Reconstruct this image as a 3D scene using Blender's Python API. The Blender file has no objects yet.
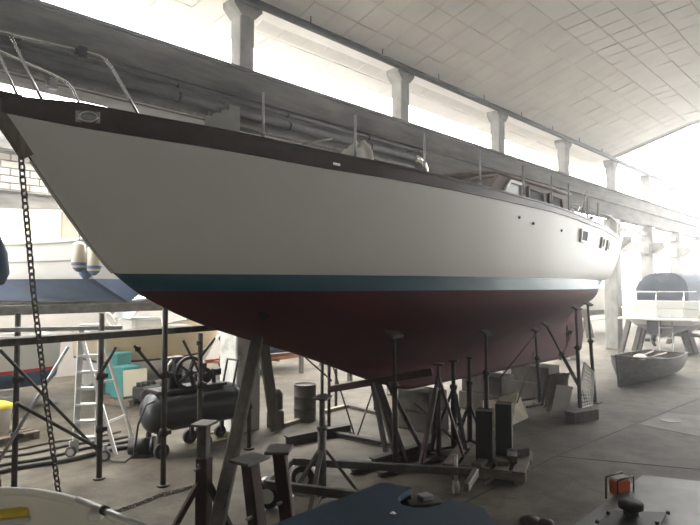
import bpy, bmesh, math, random
from mathutils import Vector, Matrix, Euler
random.seed(11)
R = math.radians
scene = bpy.context.scene
C = scene.collection

# ------------------------------------------------------------------ camera
EYE = 2.24
FPX = 570.0
TH = math.atan((905 - 350) / FPX)          # angle between the view and the hall's long axis (+X)
PITCH = math.atan(23.5 / FPX)
CT, ST = math.cos(TH), math.sin(TH)
cam_d = bpy.data.cameras.new('camera')
cam_d.sensor_fit = 'HORIZONTAL'; cam_d.sensor_width = 36.0
cam_d.lens = 36.0 * FPX / 700.0
cam_d.clip_start = 0.05; cam_d.clip_end = 300
cam = bpy.data.objects.new('camera', cam_d); C.objects.link(cam)
cam.location = (0, 0, EYE)
cam.rotation_euler = (R(90) + PITCH, 0, TH - R(90))
scene.camera = cam

# ------------------------------------------------------------------ world, light, exposure
w = bpy.data.worlds.new('world'); scene.world = w; w.use_nodes = True
w.node_tree.nodes['Background'].inputs[0].default_value = (0.80, 0.90, 1.0, 1)
w.node_tree.nodes['Background'].inputs[1].default_value = 1.0
SKY_MAIN = 8.0       # daylight through the translucent roof of the far bays
FILL_ROOF = 15.0       # assumed glowing roof strip, added to light the side aisle
WIN_SIDE = 5.0        # windows of the side aisle
FILL_NEAR = 0.95        # assumed unseen windows, tuned to light the hull's port side
FILL_SIDE = 9.0       # unseen glowing panel added to brighten the aisle floor
WIN_END = 9.0        # glazed gable
GLARE_HAZE = 0.006  # density of the volume that stands in for lens glare
scene.view_settings.view_transform = 'Standard'
scene.view_settings.look = 'None'
scene.view_settings.gamma = 1.0
scene.view_settings.use_curve_mapping = False
scene.view_settings.exposure = -0.08
cy = scene.cycles
cy.use_denoising = True
cy.max_bounces = 10; cy.diffuse_bounces = 6; cy.glossy_bounces = 3; cy.transmission_bounces = 4
cy.volume_bounces = 1; cy.transparent_max_bounces = 8
cy.sample_clamp_indirect = 6.0
cy.caustics_reflective = False; cy.caustics_refractive = False

# ------------------------------------------------------------------ placing helpers (photo pixel + real depth -> point of the hall)
def ray(px, py):
    a = (px - 350) / FPX; b = (262.5 - py) / FPX
    d = math.cos(PITCH) - b * math.sin(PITCH)
    u = math.sin(PITCH) + b * math.cos(PITCH)
    return Vector((d * CT + a * ST, d * ST - a * CT, u))
def onz(px, py, z=0.0):
    d = ray(px, py); t = (z - EYE) / d.z
    return Vector((d.x * t, d.y * t, z))
def ony(px, py, y):
    d = ray(px, py); t = y / d.y
    return Vector((d.x * t, y, EYE + d.z * t))
def onx(px, py, x):
    d = ray(px, py); t = x / d.x
    return Vector((x, d.y * t, EYE + d.z * t))
def gz(px, depth, z=0.0):
    a = (px - 350) / FPX * depth
    return Vector((depth * CT + a * ST, depth * ST - a * CT, z))

# ------------------------------------------------------------------ materials
MATS = {}
def mat(name, col, rough=0.7, metal=0.0, var=0.0, scale=6.0, col2=None, detail=6, spec=None, bump=0.0, bscale=40.0,
        emit=None, contrast=(0.35, 0.65), stretch=(1, 1, 1), coat=0.0, alpha=None, trans=0.0):
    m = bpy.data.materials.new(name); m.use_nodes = True
    nt = m.node_tree; b = nt.nodes['Principled BSDF']
    b.inputs['Base Color'].default_value = (*col, 1)
    b.inputs['Roughness'].default_value = rough
    b.inputs['Metallic'].default_value = metal
    if spec is not None: b.inputs['Specular IOR Level'].default_value = spec
    if coat: b.inputs['Coat Weight'].default_value = coat
    if trans: b.inputs['Transmission Weight'].default_value = trans
    if alpha is not None: b.inputs['Alpha'].default_value = alpha
    if emit is not None:
        b.inputs['Emission Color'].default_value = (*emit[0], 1); b.inputs['Emission Strength'].default_value = emit[1]
    if col2 is not None or var or bump:
        tc = nt.nodes.new('ShaderNodeTexCoord'); mp = nt.nodes.new('ShaderNodeMapping')
        mp.inputs['Scale'].default_value = stretch
        geo = nt.nodes.new('ShaderNodeNewGeometry')
        nt.links.new(geo.outputs['Position'], mp.inputs['Vector'])
        if col2 is not None or var:
            if col2 is None: col2 = tuple(max(0, c * (1 - var)) for c in col)
            n = nt.nodes.new('ShaderNodeTexNoise'); n.inputs['Scale'].default_value = scale
            n.inputs['Detail'].default_value = detail; n.inputs['Roughness'].default_value = 0.6
            nt.links.new(mp.outputs[0], n.inputs['Vector'])
            r = nt.nodes.new('ShaderNodeValToRGB')
            r.color_ramp.elements[0].position = contrast[0]; r.color_ramp.elements[1].position = contrast[1]
            r.color_ramp.elements[0].color = (*col2, 1); r.color_ramp.elements[1].color = (*col, 1)
            nt.links.new(n.outputs['Fac'], r.inputs[0]); nt.links.new(r.outputs[0], b.inputs['Base Color'])
        if bump:
            n2 = nt.nodes.new('ShaderNodeTexNoise'); n2.inputs['Scale'].default_value = bscale; n2.inputs['Detail'].default_value = 5
            nt.links.new(mp.outputs[0], n2.inputs['Vector'])
            bp = nt.nodes.new('ShaderNodeBump'); bp.inputs['Strength'].default_value = bump; bp.inputs['Distance'].default_value = 0.02
            nt.links.new(n2.outputs['Fac'], bp.inputs['Height']); nt.links.new(bp.outputs[0], b.inputs['Normal'])
    MATS[name] = m
    return m
def emis(name, col, strength):
    m = bpy.data.materials.new(name); m.use_nodes = True; nt = m.node_tree
    b = nt.nodes['Principled BSDF']; b.inputs['Base Color'].default_value = (0.8, 0.8, 0.8, 1)
    b.inputs['Emission Color'].default_value = (*col, 1); b.inputs['Emission Strength'].default_value = strength
    b.inputs['Roughness'].default_value = 0.6
    MATS[name] = m
    return m

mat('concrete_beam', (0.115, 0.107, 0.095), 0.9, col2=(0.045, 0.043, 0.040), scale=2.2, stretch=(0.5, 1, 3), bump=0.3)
mat('concrete_column', (0.27, 0.26, 0.24), 0.9, col2=(0.15, 0.145, 0.135), scale=3, stretch=(1, 1, 0.5), bump=0.3)
mat('column_white', (0.50, 0.50, 0.47), 0.9, col2=(0.25, 0.24, 0.22), scale=4, contrast=(.3, .5), bump=0.3)
mat('tile', (0.80, 0.775, 0.73), 0.75, var=0.08, scale=1.2)
mat('tile_warm', (0.78, 0.75, 0.70), 0.75, var=0.10, scale=1.2)
mat('tile_grid', (0.30, 0.285, 0.26), 0.35, metal=0.0)
mat('tile_grid_bright', (0.70, 0.69, 0.66), 0.4)  # lighter copy of the grid: the aisle ceiling's overexposure put into colour
mat('plaster', (0.42, 0.41, 0.38), 0.9, var=0.12, scale=2)
mat('white_brick', (0.36, 0.335, 0.305), 0.9, var=0.12, scale=5, bump=0.4)
mat('pale_board', (0.44, 0.43, 0.40), 0.7, var=0.1, scale=4)
mat('mortar', (0.19, 0.18, 0.16), 0.95)
mat('pipe_grey', (0.05, 0.05, 0.05), 0.75, var=0.4, scale=5)
mat('cable_black', (0.02, 0.02, 0.021), 0.6)
mat('hull_white', (0.83, 0.82, 0.775), 0.48, var=0.06, scale=0.9, contrast=(.3, .7))
mat('hull_teal', (0.014, 0.080, 0.122), 0.5, var=0.15, scale=3)
mat('hull_red', (0.070, 0.008, 0.009), 0.85, col2=(0.038, 0.006, 0.007), scale=1.7, contrast=(.3, .7))
mat('mahogany', (0.052, 0.026, 0.022), 0.5, var=0.5, scale=5, stretch=(.4, 2, 2))
mat('teak', (0.21, 0.155, 0.125), 0.7, var=0.35, scale=6, stretch=(.5, 3, 3))
mat('stainless', (0.72, 0.72, 0.71), 0.25, metal=1.0)
mat('galv', (0.40, 0.40, 0.40), 0.5, metal=0.6, var=0.3, scale=8)
mat('aluminium', (0.62, 0.62, 0.61), 0.4, metal=0.7)
mat('glass_dark', (0.010, 0.012, 0.014), 0.6, spec=0.1)
mat('glass_pale', (0.14, 0.145, 0.14), 0.3, spec=0.3)
mat('white_gel', (0.60, 0.59, 0.56), 0.35, var=0.06, scale=3)
mat('tender_white', (0.80, 0.77, 0.70), 0.4, var=0.08, scale=3)
mat('faded_white', (0.36, 0.36, 0.35), 0.45, var=0.1, scale=3)
mat('white_paint', (0.72, 0.72, 0.70), 0.5, var=0.08, scale=4)
mat('cream', (0.36, 0.32, 0.25), 0.5, var=0.08, scale=4)
mat('beige', (0.50, 0.40, 0.25), 0.5, var=0.1, scale=4)
mat('navy', (0.045, 0.085, 0.17), 0.6, var=0.25, scale=3)
mat('blue_bottom', (0.035, 0.14, 0.33), 0.6, var=0.2, scale=3)
mat('red_stripe', (0.45, 0.03, 0.03), 0.5)
mat('grey_bottom', (0.30, 0.30, 0.28), 0.7, var=0.2, scale=3)
mat('rust_red', (0.062, 0.027, 0.022), 0.75, col2=(0.028, 0.017, 0.015), scale=9, bump=0.2)
mat('rust_dark', (0.042, 0.032, 0.027), 0.8, col2=(0.020, 0.016, 0.014), scale=9, bump=0.2)
mat('steel_grey', (0.13, 0.124, 0.112), 0.6, metal=0.2, col2=(0.065, 0.055, 0.048), scale=7)
mat('scaffold_steel', (0.07, 0.06, 0.053), 0.65, metal=0.2, col2=(0.034, 0.027, 0.023), scale=9)
mat('chain_steel', (0.10, 0.085, 0.07), 0.6, metal=0.3, col2=(0.05, 0.035, 0.028), scale=20)
mat('old_wood', (0.20, 0.165, 0.125), 0.85, col2=(0.115, 0.09, 0.07), scale=5, stretch=(3, 3, .6), bump=0.3)
mat('dark_timber', (0.085, 0.070, 0.057), 0.85, col2=(0.038, 0.031, 0.027), scale=5, stretch=(3, 3, .6), bump=0.3)
mat('pallet_wood', (0.17, 0.13, 0.095), 0.85, col2=(0.09, 0.072, 0.055), scale=7, bump=0.2)
mat('plywood', (0.30, 0.255, 0.185), 0.8, col2=(0.19, 0.165, 0.12), scale=4, stretch=(1, 1, 3))
mat('block_concrete', (0.075, 0.065, 0.052), 0.95, col2=(0.042, 0.037, 0.031), scale=6, bump=0.5)
mat('black_steel', (0.018, 0.018, 0.019), 0.5, metal=0.3, var=0.3, scale=6)
mat('tank_blue', (0.016, 0.020, 0.026), 0.38, var=0.3, scale=4)
mat('black_rubber', (0.018, 0.018, 0.018), 0.8)
mat('grey_board', (0.24, 0.235, 0.215), 0.7, var=0.15, scale=5)
mat('dinghy_wood', (0.10, 0.096, 0.086), 0.8, col2=(0.062, 0.057, 0.05), scale=3, stretch=(1, 3, 3))
mat('cloth_white', (0.62, 0.60, 0.55), 0.95, var=0.15, scale=9)
mat('canvas_navy', (0.04, 0.05, 0.07), 0.9, var=0.2, scale=5)
mat('tent_beige', (0.46, 0.40, 0.34), 0.9, var=0.1, scale=5)
mat('teal_box', (0.03, 0.19, 0.185), 0.5, var=0.1, scale=4)
mat('cream_panel', (0.60, 0.57, 0.44), 0.6, var=0.06, scale=4)
mat('orange_trailer', (0.42, 0.13, 0.06), 0.6, var=0.25, scale=6)
mat('orange_plastic', (0.55, 0.11, 0.03), 0.4, var=0.2, scale=20)
mat('blue_panel', (0.006, 0.040, 0.085), 0.55, var=0.25, scale=2.5)
mat('grey_sheet', (0.19, 0.19, 0.187), 0.45, metal=0.2, col2=(0.06, 0.061, 0.062), scale=1.6, contrast=(.38, .62))
mat('yellow', (0.62, 0.48, 0.04), 0.7, var=0.2, scale=12)
mat('drum_steel', (0.055, 0.045, 0.04), 0.75, col2=(0.028, 0.023, 0.021), scale=6, stretch=(1, 1, .4))
mat('lime_hose', (0.40, 0.36, 0.16), 0.6)
emis('roof_light', (1.0, 0.985, 0.95), SKY_MAIN)
emis('side_light', (1.0, 0.98, 0.94), FILL_ROOF)
emis('window_light', (0.97, 0.99, 1.0), WIN_SIDE)
emis('near_fill', (1.0, 0.97, 0.92), FILL_NEAR)
emis('panel_light', (1.0, 0.98, 0.95), FILL_SIDE)
emis('gable_light', (0.95, 0.98, 1.0), WIN_END)

def floor_material():
    m = bpy.data.materials.new('floor_concrete'); m.use_nodes = True; nt = m.node_tree; L = nt.links
    b = nt.nodes['Principled BSDF']; b.inputs['Roughness'].default_value = 0.72; b.inputs['Specular IOR Level'].default_value = 0.2
    g = nt.nodes.new('ShaderNodeNewGeometry')
    def noise(scale, detail, c0, c1, p0=.35, p1=.65, stretch=(1, 1, 1)):
        mp = nt.nodes.new('ShaderNodeMapping'); mp.inputs['Scale'].default_value = stretch
        L.new(g.outputs['Position'], mp.inputs[0])
        n = nt.nodes.new('ShaderNodeTexNoise'); n.inputs['Scale'].default_value = scale; n.inputs['Detail'].default_value = detail
        n.inputs['Roughness'].default_value = .65
        L.new(mp.outputs[0], n.inputs['Vector'])
        r = nt.nodes.new('ShaderNodeValToRGB'); r.color_ramp.elements[0].position = p0; r.color_ramp.elements[1].position = p1
        r.color_ramp.elements[0].color = (*c0, 1); r.color_ramp.elements[1].color = (*c1, 1)
        L.new(n.outputs['Fac'], r.inputs[0]); return r, n
    a, _ = noise(0.9, 8, (.066, .056, .041), (.128, .112, .087))
    s, _ = noise(2.6, 9, (.40, .38, .35), (1, 1, 1), .36, .56)          # worn dark stains
    t, n3 = noise(22, 6, (.80, .80, .80), (1.08, 1.08, 1.08), .3, .7)
    m1 = nt.nodes.new('ShaderNodeMixRGB'); m1.blend_type = 'MULTIPLY'; m1.inputs[0].default_value = .75
    L.new(a.outputs[0], m1.inputs[1]); L.new(s.outputs[0], m1.inputs[2])
    m2 = nt.nodes.new('ShaderNodeMixRGB'); m2.blend_type = 'MULTIPLY'; m2.inputs[0].default_value = .8
    L.new(m1.outputs[0], m2.inputs[1]); L.new(t.outputs[0], m2.inputs[2])
    v = nt.nodes.new('ShaderNodeTexVoronoi'); v.feature = 'DISTANCE_TO_EDGE'; v.inputs['Scale'].default_value = 0.55
    nz = nt.nodes.new('ShaderNodeTexNoise'); nz.inputs['Scale'].default_value = 1.5; nz.inputs['Detail'].default_value = 5
    L.new(g.outputs['Position'], nz.inputs['Vector'])
    ad = nt.nodes.new('ShaderNodeMixRGB'); ad.inputs[0].default_value = .35
    L.new(g.outputs['Position'], ad.inputs[1]); L.new(nz.outputs['Color'], ad.inputs[2]); L.new(ad.outputs[0], v.inputs['Vector'])
    cr = nt.nodes.new('ShaderNodeValToRGB'); cr.color_ramp.elements[0].position = 0.0; cr.color_ramp.elements[1].position = 0.012
    cr.color_ramp.elements[0].color = (.5, .5, .5, 1); cr.color_ramp.elements[1].color = (1, 1, 1, 1)
    L.new(v.outputs['Distance'], cr.inputs[0])
    m3 = nt.nodes.new('ShaderNodeMixRGB'); m3.blend_type = 'MULTIPLY'; m3.inputs[0].default_value = .7
    L.new(m2.outputs[0], m3.inputs[1]); L.new(cr.outputs[0], m3.inputs[2])
    L.new(m3.outputs[0], b.inputs['Base Color'])
    bp = nt.nodes.new('ShaderNodeBump'); bp.inputs['Strength'].default_value = .25; bp.inputs['Distance'].default_value = .02
    L.new(n3.outputs['Fac'], bp.inputs['Height']); L.new(bp.outputs[0], b.inputs['Normal'])
    MATS['floor_concrete'] = m
floor_material()

# ------------------------------------------------------------------ mesh builder
WORLD = {}
def frame_from(d, up=Vector((0, 0, 1))):
    d = d.normalized()
    if abs(d.dot(up)) > .98: up = Vector((1, 0, 0))
    a = d.cross(up).normalized(); b = a.cross(d).normalized()
    return a, b
class MB:
    def __init__(s): s.v = []; s.f = []; s.sm = []
    def add(s, vs, fs, smooth=False):
        o = len(s.v); s.v += [Vector(q) for q in vs]
        s.f += [tuple(i + o for i in f) for f in fs]; s.sm += [smooth] * len(fs); return s
    def box(s, c, size, rz=0.0, M=None, taper=1.0):
        x, y, z = size[0] / 2, size[1] / 2, size[2] / 2
        vs = [Vector((sx * x * (taper if sz > 0 else 1), sy * y * (taper if sz > 0 else 1), sz * z)) for sz in (-1, 1) for sy in (-1, 1) for sx in (-1, 1)]
        if M is None: M = Matrix.Rotation(rz, 4, 'Z')
        vs = [Vector(c) + (M.to_3x3() @ q) for q in vs]
        return s.add(vs, [(0, 2, 3, 1), (4, 5, 7, 6), (0, 1, 5, 4), (2, 6, 7, 3), (0, 4, 6, 2), (1, 3, 7, 5)])
    def bar(s, p0, p1, w_, h_=None, up=(0, 0, 1)):
        p0, p1 = Vector(p0), Vector(p1); h_ = h_ or w_
        a, b = frame_from(p1 - p0, Vector(up))
        vs = []
        for p in (p0, p1):
            for (i, j) in ((-1, -1), (1, -1), (1, 1), (-1, 1)): vs.append(p + a * (i * w_ / 2) + b * (j * h_ / 2))
        return s.add(vs, [(3, 2, 1, 0), (4, 5, 6, 7), (0, 1, 5, 4), (1, 2, 6, 5), (2, 3, 7, 6), (3, 0, 4, 7)])
    def cyl(s, p0, p1, r0, r1=None, n=12, caps=True):
        p0, p1 = Vector(p0), Vector(p1); r1 = r0 if r1 is None else r1
        a, b = frame_from(p1 - p0)
        vs = []
        for p, r in ((p0, r0), (p1, r1)):
            for i in range(n):
                t = 2 * math.pi * i / n; vs.append(p + a * (r * math.cos(t)) + b * (r * math.sin(t)))
        s.add(vs, [(i, (i + 1) % n, n + (i + 1) % n, n + i) for i in range(n)], True)
        if caps:
            o = len(s.v) - 2 * n
            s.f += [tuple(o + i for i in reversed(range(n))), tuple(o + n + i for i in range(n))]; s.sm += [False, False]
        return s
    def tube(s, pts, r, n=8, closed=False, caps=True):
        pts = [Vector(p) for p in pts]; m = len(pts); vs = []
        ref = None
        for i, p in enumerate(pts):
            if closed: d = pts[(i + 1) % m] - pts[i - 1]
            else: d = pts[min(i + 1, m - 1)] - pts[max(i - 1, 0)]
            d = d.normalized()
            if ref is None: a, b = frame_from(d)
            else:
                a = (ref - d * ref.dot(d))
                a = a.normalized() if a.length > 1e-6 else frame_from(d)[0]
                b = a.cross(d).normalized()
            ref = a
            for k in range(n):
                t = 2 * math.pi * k / n; vs.append(p + a * (r * math.cos(t)) + b * (r * math.sin(t)))
        fs = []
        for i in range(m if closed else m - 1):
            j = (i + 1) % m
            for k in range(n): fs.append((i * n + k, j * n + k, j * n + (k + 1) % n, i * n + (k + 1) % n))
        if caps and not closed: fs += [tuple(range(n)), tuple((m - 1) * n + k for k in reversed(range(n)))]
        return s.add(vs, fs, True)
    def lathe(s, prof, c=(0, 0, 0), axis=(0, 0, 1), n=20):
        ax = Vector(axis).normalized(); a, b = frame_from(ax); vs = []
        for r, h in prof:
            for k in range(n):
                t = 2 * math.pi * k / n; vs.append(Vector(c) + ax * h + a * (r * math.cos(t)) + b * (r * math.sin(t)))
        fs = [(i * n + k, i * n + (k + 1) % n, (i + 1) * n + (k + 1) % n, (i + 1) * n + k) for i in range(len(prof) - 1) for k in range(n)]
        return s.add(vs, fs, True)
    def torus(s, c, axis, R0, r, n=20, m=8):
        a, b = frame_from(Vector(axis))
        return s.tube([Vector(c) + a * (R0 * math.cos(2 * math.pi * i / n)) + b * (R0 * math.sin(2 * math.pi * i / n)) for i in range(n)], r, m, True)
    def prism(s, poly, off):
        off = Vector(off); n = len(poly); p = [Vector(q) for q in poly]
        return s.add(p + [q + off for q in p], [tuple(reversed(range(n))), tuple(n + i for i in range(n))] + [(i, (i + 1) % n, n + (i + 1) % n, n + i) for i in range(n)])
    def grid(s, rows, smooth=True):
        n = len(rows[0]); vs = [q for r in rows for q in r]
        fs = [(i * n + k, i * n + k + 1, (i + 1) * n + k + 1, (i + 1) * n + k) for i in range(len(rows) - 1) for k in range(n - 1)]
        return s.add(vs, fs, smooth)
    def mesh(s, name, material, M=None, bev=0.0, weld=False):
        me = bpy.data.meshes.new(name)
        vs = [M @ q for q in s.v] if M is not None else s.v
        me.from_pydata([tuple(q) for q in vs], [], s.f)
        bm = bmesh.new(); bm.from_mesh(me)
        bm.faces.ensure_lookup_table()
        for f, sm in zip(bm.faces, s.sm): f.smooth = sm
        if weld:
            bmesh.ops.remove_doubles(bm, verts=bm.verts, dist=1e-4)
            bmesh.ops.dissolve_degenerate(bm, dist=1e-5, edges=bm.edges)
        bmesh.ops.recalc_face_normals(bm, faces=bm.faces)
        if bev: bmesh.ops.bevel(bm, geom=list(bm.edges), offset=bev, segments=1, affect='EDGES', clamp_overlap=True)
        bm.to_mesh(me); bm.free()
        me.materials.append(MATS[material] if isinstance(material, str) else material)
        return me
    def build(s, name, material, parent=None, world=True, bev=0.0, label=None, weld=False, solid=0.0):
        M = None
        if parent is not None and world: M = WORLD[parent.name].inverted()
        me = s.mesh(name, material, M, bev, weld)
        o = bpy.data.objects.new(name, me); C.objects.link(o)
        WORLD[o.name] = Matrix.Identity(4)
        if parent is not None:
            o.parent = parent; WORLD[o.name] = WORLD[parent.name]
        if label: o['label'] = label
        if solid:
            md = o.modifiers.new('thickness', 'SOLIDIFY'); md.thickness = solid; md.offset = 0
        return o
def thing(name, label, cat, loc=(0, 0, 0), rz=0.0, group=None, kind=None):
    o = bpy.data.objects.new(name, None); C.objects.link(o); o.empty_display_size = .1
    o.location = loc; o.rotation_euler = (0, 0, rz)
    WORLD[o.name] = Matrix.Translation(Vector(loc)) @ Matrix.Rotation(rz, 4, 'Z')
    return tag(o, label, cat, group, kind)
def tag(o, label=None, cat=None, group=None, kind=None):
    if label: o['label'] = label
    if cat: o['category'] = cat
    if group: o['group'] = group
    if kind: o['kind'] = kind
    return o
def instance(name, me, parent, loc, rot=(0, 0, 0)):
    o = bpy.data.objects.new(name, me); C.objects.link(o); o.parent = parent; o.location = loc; o.rotation_euler = rot
    return o
def copy_tree(o, parent=None):
    c = o.copy(); C.objects.link(c)
    if parent is not None: c.parent = parent
    WORLD[c.name] = WORLD[o.name]
    for ch in list(o.children): copy_tree(ch, c)
    return c
def interp(x, t):
    if x <= t[0][0]: return t[0][1]
    for (a, p), (b, q) in zip(t, t[1:]):
        if x <= b: return p + (q - p) * (x - a) / (b - a)
    return t[-1][1]
def smooth_interp(x, t):          # monotone-ish cubic through the table
    n = len(t)
    if x <= t[0][0]: return t[0][1]
    if x >= t[-1][0]: return t[-1][1]
    for i in range(n - 1):
        if x <= t[i + 1][0]:
            x0, y0 = t[i]; x1, y1 = t[i + 1]; h = x1 - x0; d = (y1 - y0) / h
            def slope(k):
                if k == 0 or k == n - 1:
                    j = 0 if k == 0 else n - 2
                    return (t[j + 1][1] - t[j][1]) / (t[j + 1][0] - t[j][0])
                a = (t[k][1] - t[k - 1][1]) / (t[k][0] - t[k - 1][0]); b = (t[k + 1][1] - t[k][1]) / (t[k + 1][0] - t[k][0])
                return 0 if a * b <= 0 else 2 * a * b / (a + b)
            u = (x - x0) / h; m0, m1 = slope(i), slope(i + 1)
            return (2*u**3 - 3*u*u + 1) * y0 + (u**3 - 2*u*u + u) * h * m0 + (-2*u**3 + 3*u*u) * y1 + (u**3 - u*u) * h * m1
# ================================================================== THE HALL
D = 7.52                      # column row
ROW0, STEP = 5.25, 4.0
X0, X1 = -7.0, 40.0           # ends of the hall
YN, YF = -9.5, 15.0           # near wall, far wall of the side aisle
EAVE = 6.90
def roof_z(y):                # main nave: steep bay, then flatter vault, mirrored behind the camera
    if y >= 5.0: return EAVE + .30 * (D - y)
    z5 = EAVE + .30 * (D - 5.0)
    if y >= -1.0: return z5 + .10 * (5.0 - y)
    zr = z5 + .6
    if y >= -7.0: return zr - .10 * (-1.0 - y)
    return zr - .6 - .30 * (-7.0 - y)
def side_z(y): return EAVE - .10 * (y - D)
SKYX = 21.6                   # tiles end here; translucent sheets beyond

m = MB(); m.box(((X0 + X1) / 2, (YN + YF) / 2, -.1), (X1 - X0, YF - YN, .2))
tag(m.build('floor', 'floor_concrete'), 'worn grey concrete floor with cracks and stains', 'floor', kind='structure')
mat('black_joint', (.03, .028, .024), .9)
# concrete patch and manhole in the floor
m = MB()
pq = [onz(637, 424), onz(668, 413), onz(745, 420), onz(700, 437)]
m.prism([q + Vector((0, 0, .001)) for q in pq], (0, 0, .004))
mat('patch', (.175, .162, .138), .8, col2=(.10, .092, .08), scale=2.5)
tag(m.build('floor_patch', 'patch'), 'pale repaired concrete patch in the floor past the dinghy', 'floor patch', kind='structure')
c = onz(670, 421)
m = MB(); m.cyl(c + Vector((0, 0, .004)), c + Vector((0, 0, .012)), .16, n=20)
tag(m.build('manhole_cover', 'steel_grey'), 'small round steel cover set in the pale floor patch', 'manhole cover')

for i, (a, b, l_) in enumerate((((556, 456), (700, 398), 'thin dark floor joint running past the pale patch'), ((556, 456), (760, 475), 'thin dark floor joint before the pale patch'), ((430, 520), (556, 456), 'thin dark floor joint beside the pallet'))):
    m = MB(); m.bar(onz(*a, .001), onz(*b, .001), .02, .004); tag(m.build('trim_%d' % (40 + i), 'black_joint'), l_, 'floor joint', kind='structure')
# --- walls
def wall(name, c, size, label, material='plaster'):
    m = MB(); m.box(c, size); return tag(m.build(name, material), label, 'wall', kind='structure')
wall('wall_near', ((X0 + X1) / 2, YN - .1, 1.0), (X1 - X0, .2, 2.0), 'plain plaster wall behind the camera below its assumed windows')
wall('wall_near_top', ((X0 + X1) / 2, YN - .1, 5.5), (X1 - X0, .2, 2.6), 'plain plaster wall behind the camera above its assumed windows')
wall('wall_back', (X0 - .1, (YN + 7.6) / 2, 4.3), (.2, 7.6 - YN, 8.6), 'plain plaster wall closing the hall behind the bow')
wall('wall_back_side', (X0 - .1, (YF + 7.6) / 2, 5.6), (.2, YF - 7.6, 3.2), 'plain plaster wall over the side aisle doorway')
m = MB(); m.box((X0 - .1, (YF + 7.6) / 2, 2.0), (.06, YF - 7.6, 4.0))  # light source added out of view for the aisle's left end
tag(m.build('light_panel_1', 'panel_light'), 'unseen glowing panel added to light the near end of the side aisle', 'light panel', kind='structure')
wall('wall_end', (X1 + .1, (YN + YF) / 2, .5), (.2, YF - YN, 1.0), 'low wall under the glazed far gable')
m = MB(); m.box((X1 + .1, (YN + YF) / 2, 4.8), (.1, YF - YN, 7.6))
tag(m.build('window_1', 'gable_light'), 'glazed far gable blown out by daylight', 'window', kind='structure')
m = MB(); m.box(((X0 + X1) / 2, YN - .1, 3.1), (X1 - X0, .06, 2.2))
tag(m.build('fill_window_2', 'near_fill'), 'assumed band of windows behind the camera, added to light the yacht', 'window', kind='structure')

wall('light_block_wall', ((X0 + .9) / 2, D, 2.3), (.9 - X0, .2, 4.6), 'unseen wall added to keep side aisle light off the bow')  # added out of view to stop aisle light reaching the bow
# --- far wall of the side aisle: plinth, window band with piers, lintel, white bricks, top beam
wall('wall_far', ((X0 + X1) / 2, YF + .1, .85), (X1 - X0, .2, 1.7), 'whitewashed wall below the side aisle windows', 'white_brick')
m = MB(); m.box(((X0 + X1) / 2, YF + .12, 2.85), (X1 - X0, .05, 2.3))
tag(m.build('window_3', 'window_light'), 'bright window band in the side aisle wall', 'window', kind='structure')
for i in range(12):
    x = -5.6 + i * 4.0
    m = MB(); m.box((x, YF - .02, 2.85), (.45, .3, 2.3)); m.box((x, YF - .02, 3.9), (.7, .34, .2))
    tag(m.build('trim_%d' % (i + 10), 'concrete_column'), 'short grey pier between the side aisle windows', 'pier', 'piers of the side aisle windows', 'structure')
m = MB(); m.box(((X0 + X1) / 2, YF, 4.24), (X1 - X0, .42, .48)); m.box(((X0 + X1) / 2, YF - .24, 4.45), (X1 - X0, .12, .06))
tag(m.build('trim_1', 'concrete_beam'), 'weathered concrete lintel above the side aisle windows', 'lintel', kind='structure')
m = MB(); m.box(((X0 + X1) / 2, YF + .12, 4.9), (X1 - X0, .2, .86))
wb = tag(m.build('wall_far_upper', 'mortar'), 'whitewashed block wall above the side aisle lintel', 'wall', kind='structure')
bm_ = MB(); bm_.box((0, 0, 0), (.382, .07, .145))
brick = bm_.mesh('brick', 'white_brick', bev=.008)
for rix in range(5):
    for cx in range(9):
        x = 2.9 + cx * .42 + (.21 if rix % 2 else 0)
        instance('brick', brick, wb, (x, YF + .005 + random.uniform(-.008, .008), 4.565 + rix * .175))
m = MB(); m.box(((X0 + X1) / 2, YF - .05, 5.56), (X1 - X0, .4, .46)); m.box(((X0 + X1) / 2, YF - .2, 5.40), (X1 - X0, .7, .10))
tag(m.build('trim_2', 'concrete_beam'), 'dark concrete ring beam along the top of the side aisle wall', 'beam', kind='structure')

# --- ceilings
TS = .53
def quad(m, pts, t=(0, 0, .06)): m.prism([Vector(p) for p in pts], t)
m = MB()
ys = [YN, -7.0, -1.0, 5.0, D + .3]
for a, b in zip(ys, ys[1:]):
    quad(m, [(X0, a, roof_z(a) + .03), (SKYX, a, roof_z(a) + .03), (SKYX, b, roof_z(b) + .03), (X0, b, roof_z(b) + .03)])
ceil = tag(m.build('ceiling', 'tile_grid'), 'white panelled ceiling of the main hall rising from the column row', 'ceiling', kind='structure')
m = MB()
sl = math.hypot(1, .3)
m.box((0, 0, 0), (TS - .011, TS - .011, .022)); tileA = m.mesh('ceiling_tile', 'tile_warm', bev=.003)
mb2 = MB(); mb2.box((0, 0, 0), (TS - .011, TS - .011, .022)); tileB = mb2.mesh('ceiling_tile', 'tile', bev=.003)
def tile_row(yc, slope, x_from, x_to, zf, me, parent):
    k = math.ceil(x_from / TS)
    while (k + 1) * TS <= x_to:
        o = instance('ceiling_tile', me, parent, (k * TS + TS / 2, yc, zf(yc) + random.uniform(.0, .008)),
                     (-math.atan(slope) + random.gauss(0, .004 if slope > .2 else .012), random.gauss(0, .004 if slope > .2 else .012), 0))
        if slope < .2 and zf is roof_z and random.random() < .07: o.rotation_euler.x += .045; o.location.z -= .008
        k += 1
dy = TS / sl
y = 5.0
while y < D + .1:
    yc = y + dy / 2
    xs = yc / .93 - 2.6           # rows start where the photograph begins to see them
    tile_row(yc, .30, max(4.2, xs), SKYX, roof_z, tileA, ceil)
    y += dy
y = 5.0
while y > 2.3:
    yc = y - TS / 2
    tile_row(yc, .10, 14.2 - yc * 1.35 , SKYX, roof_z, tileB, ceil)
    y -= TS
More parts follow.
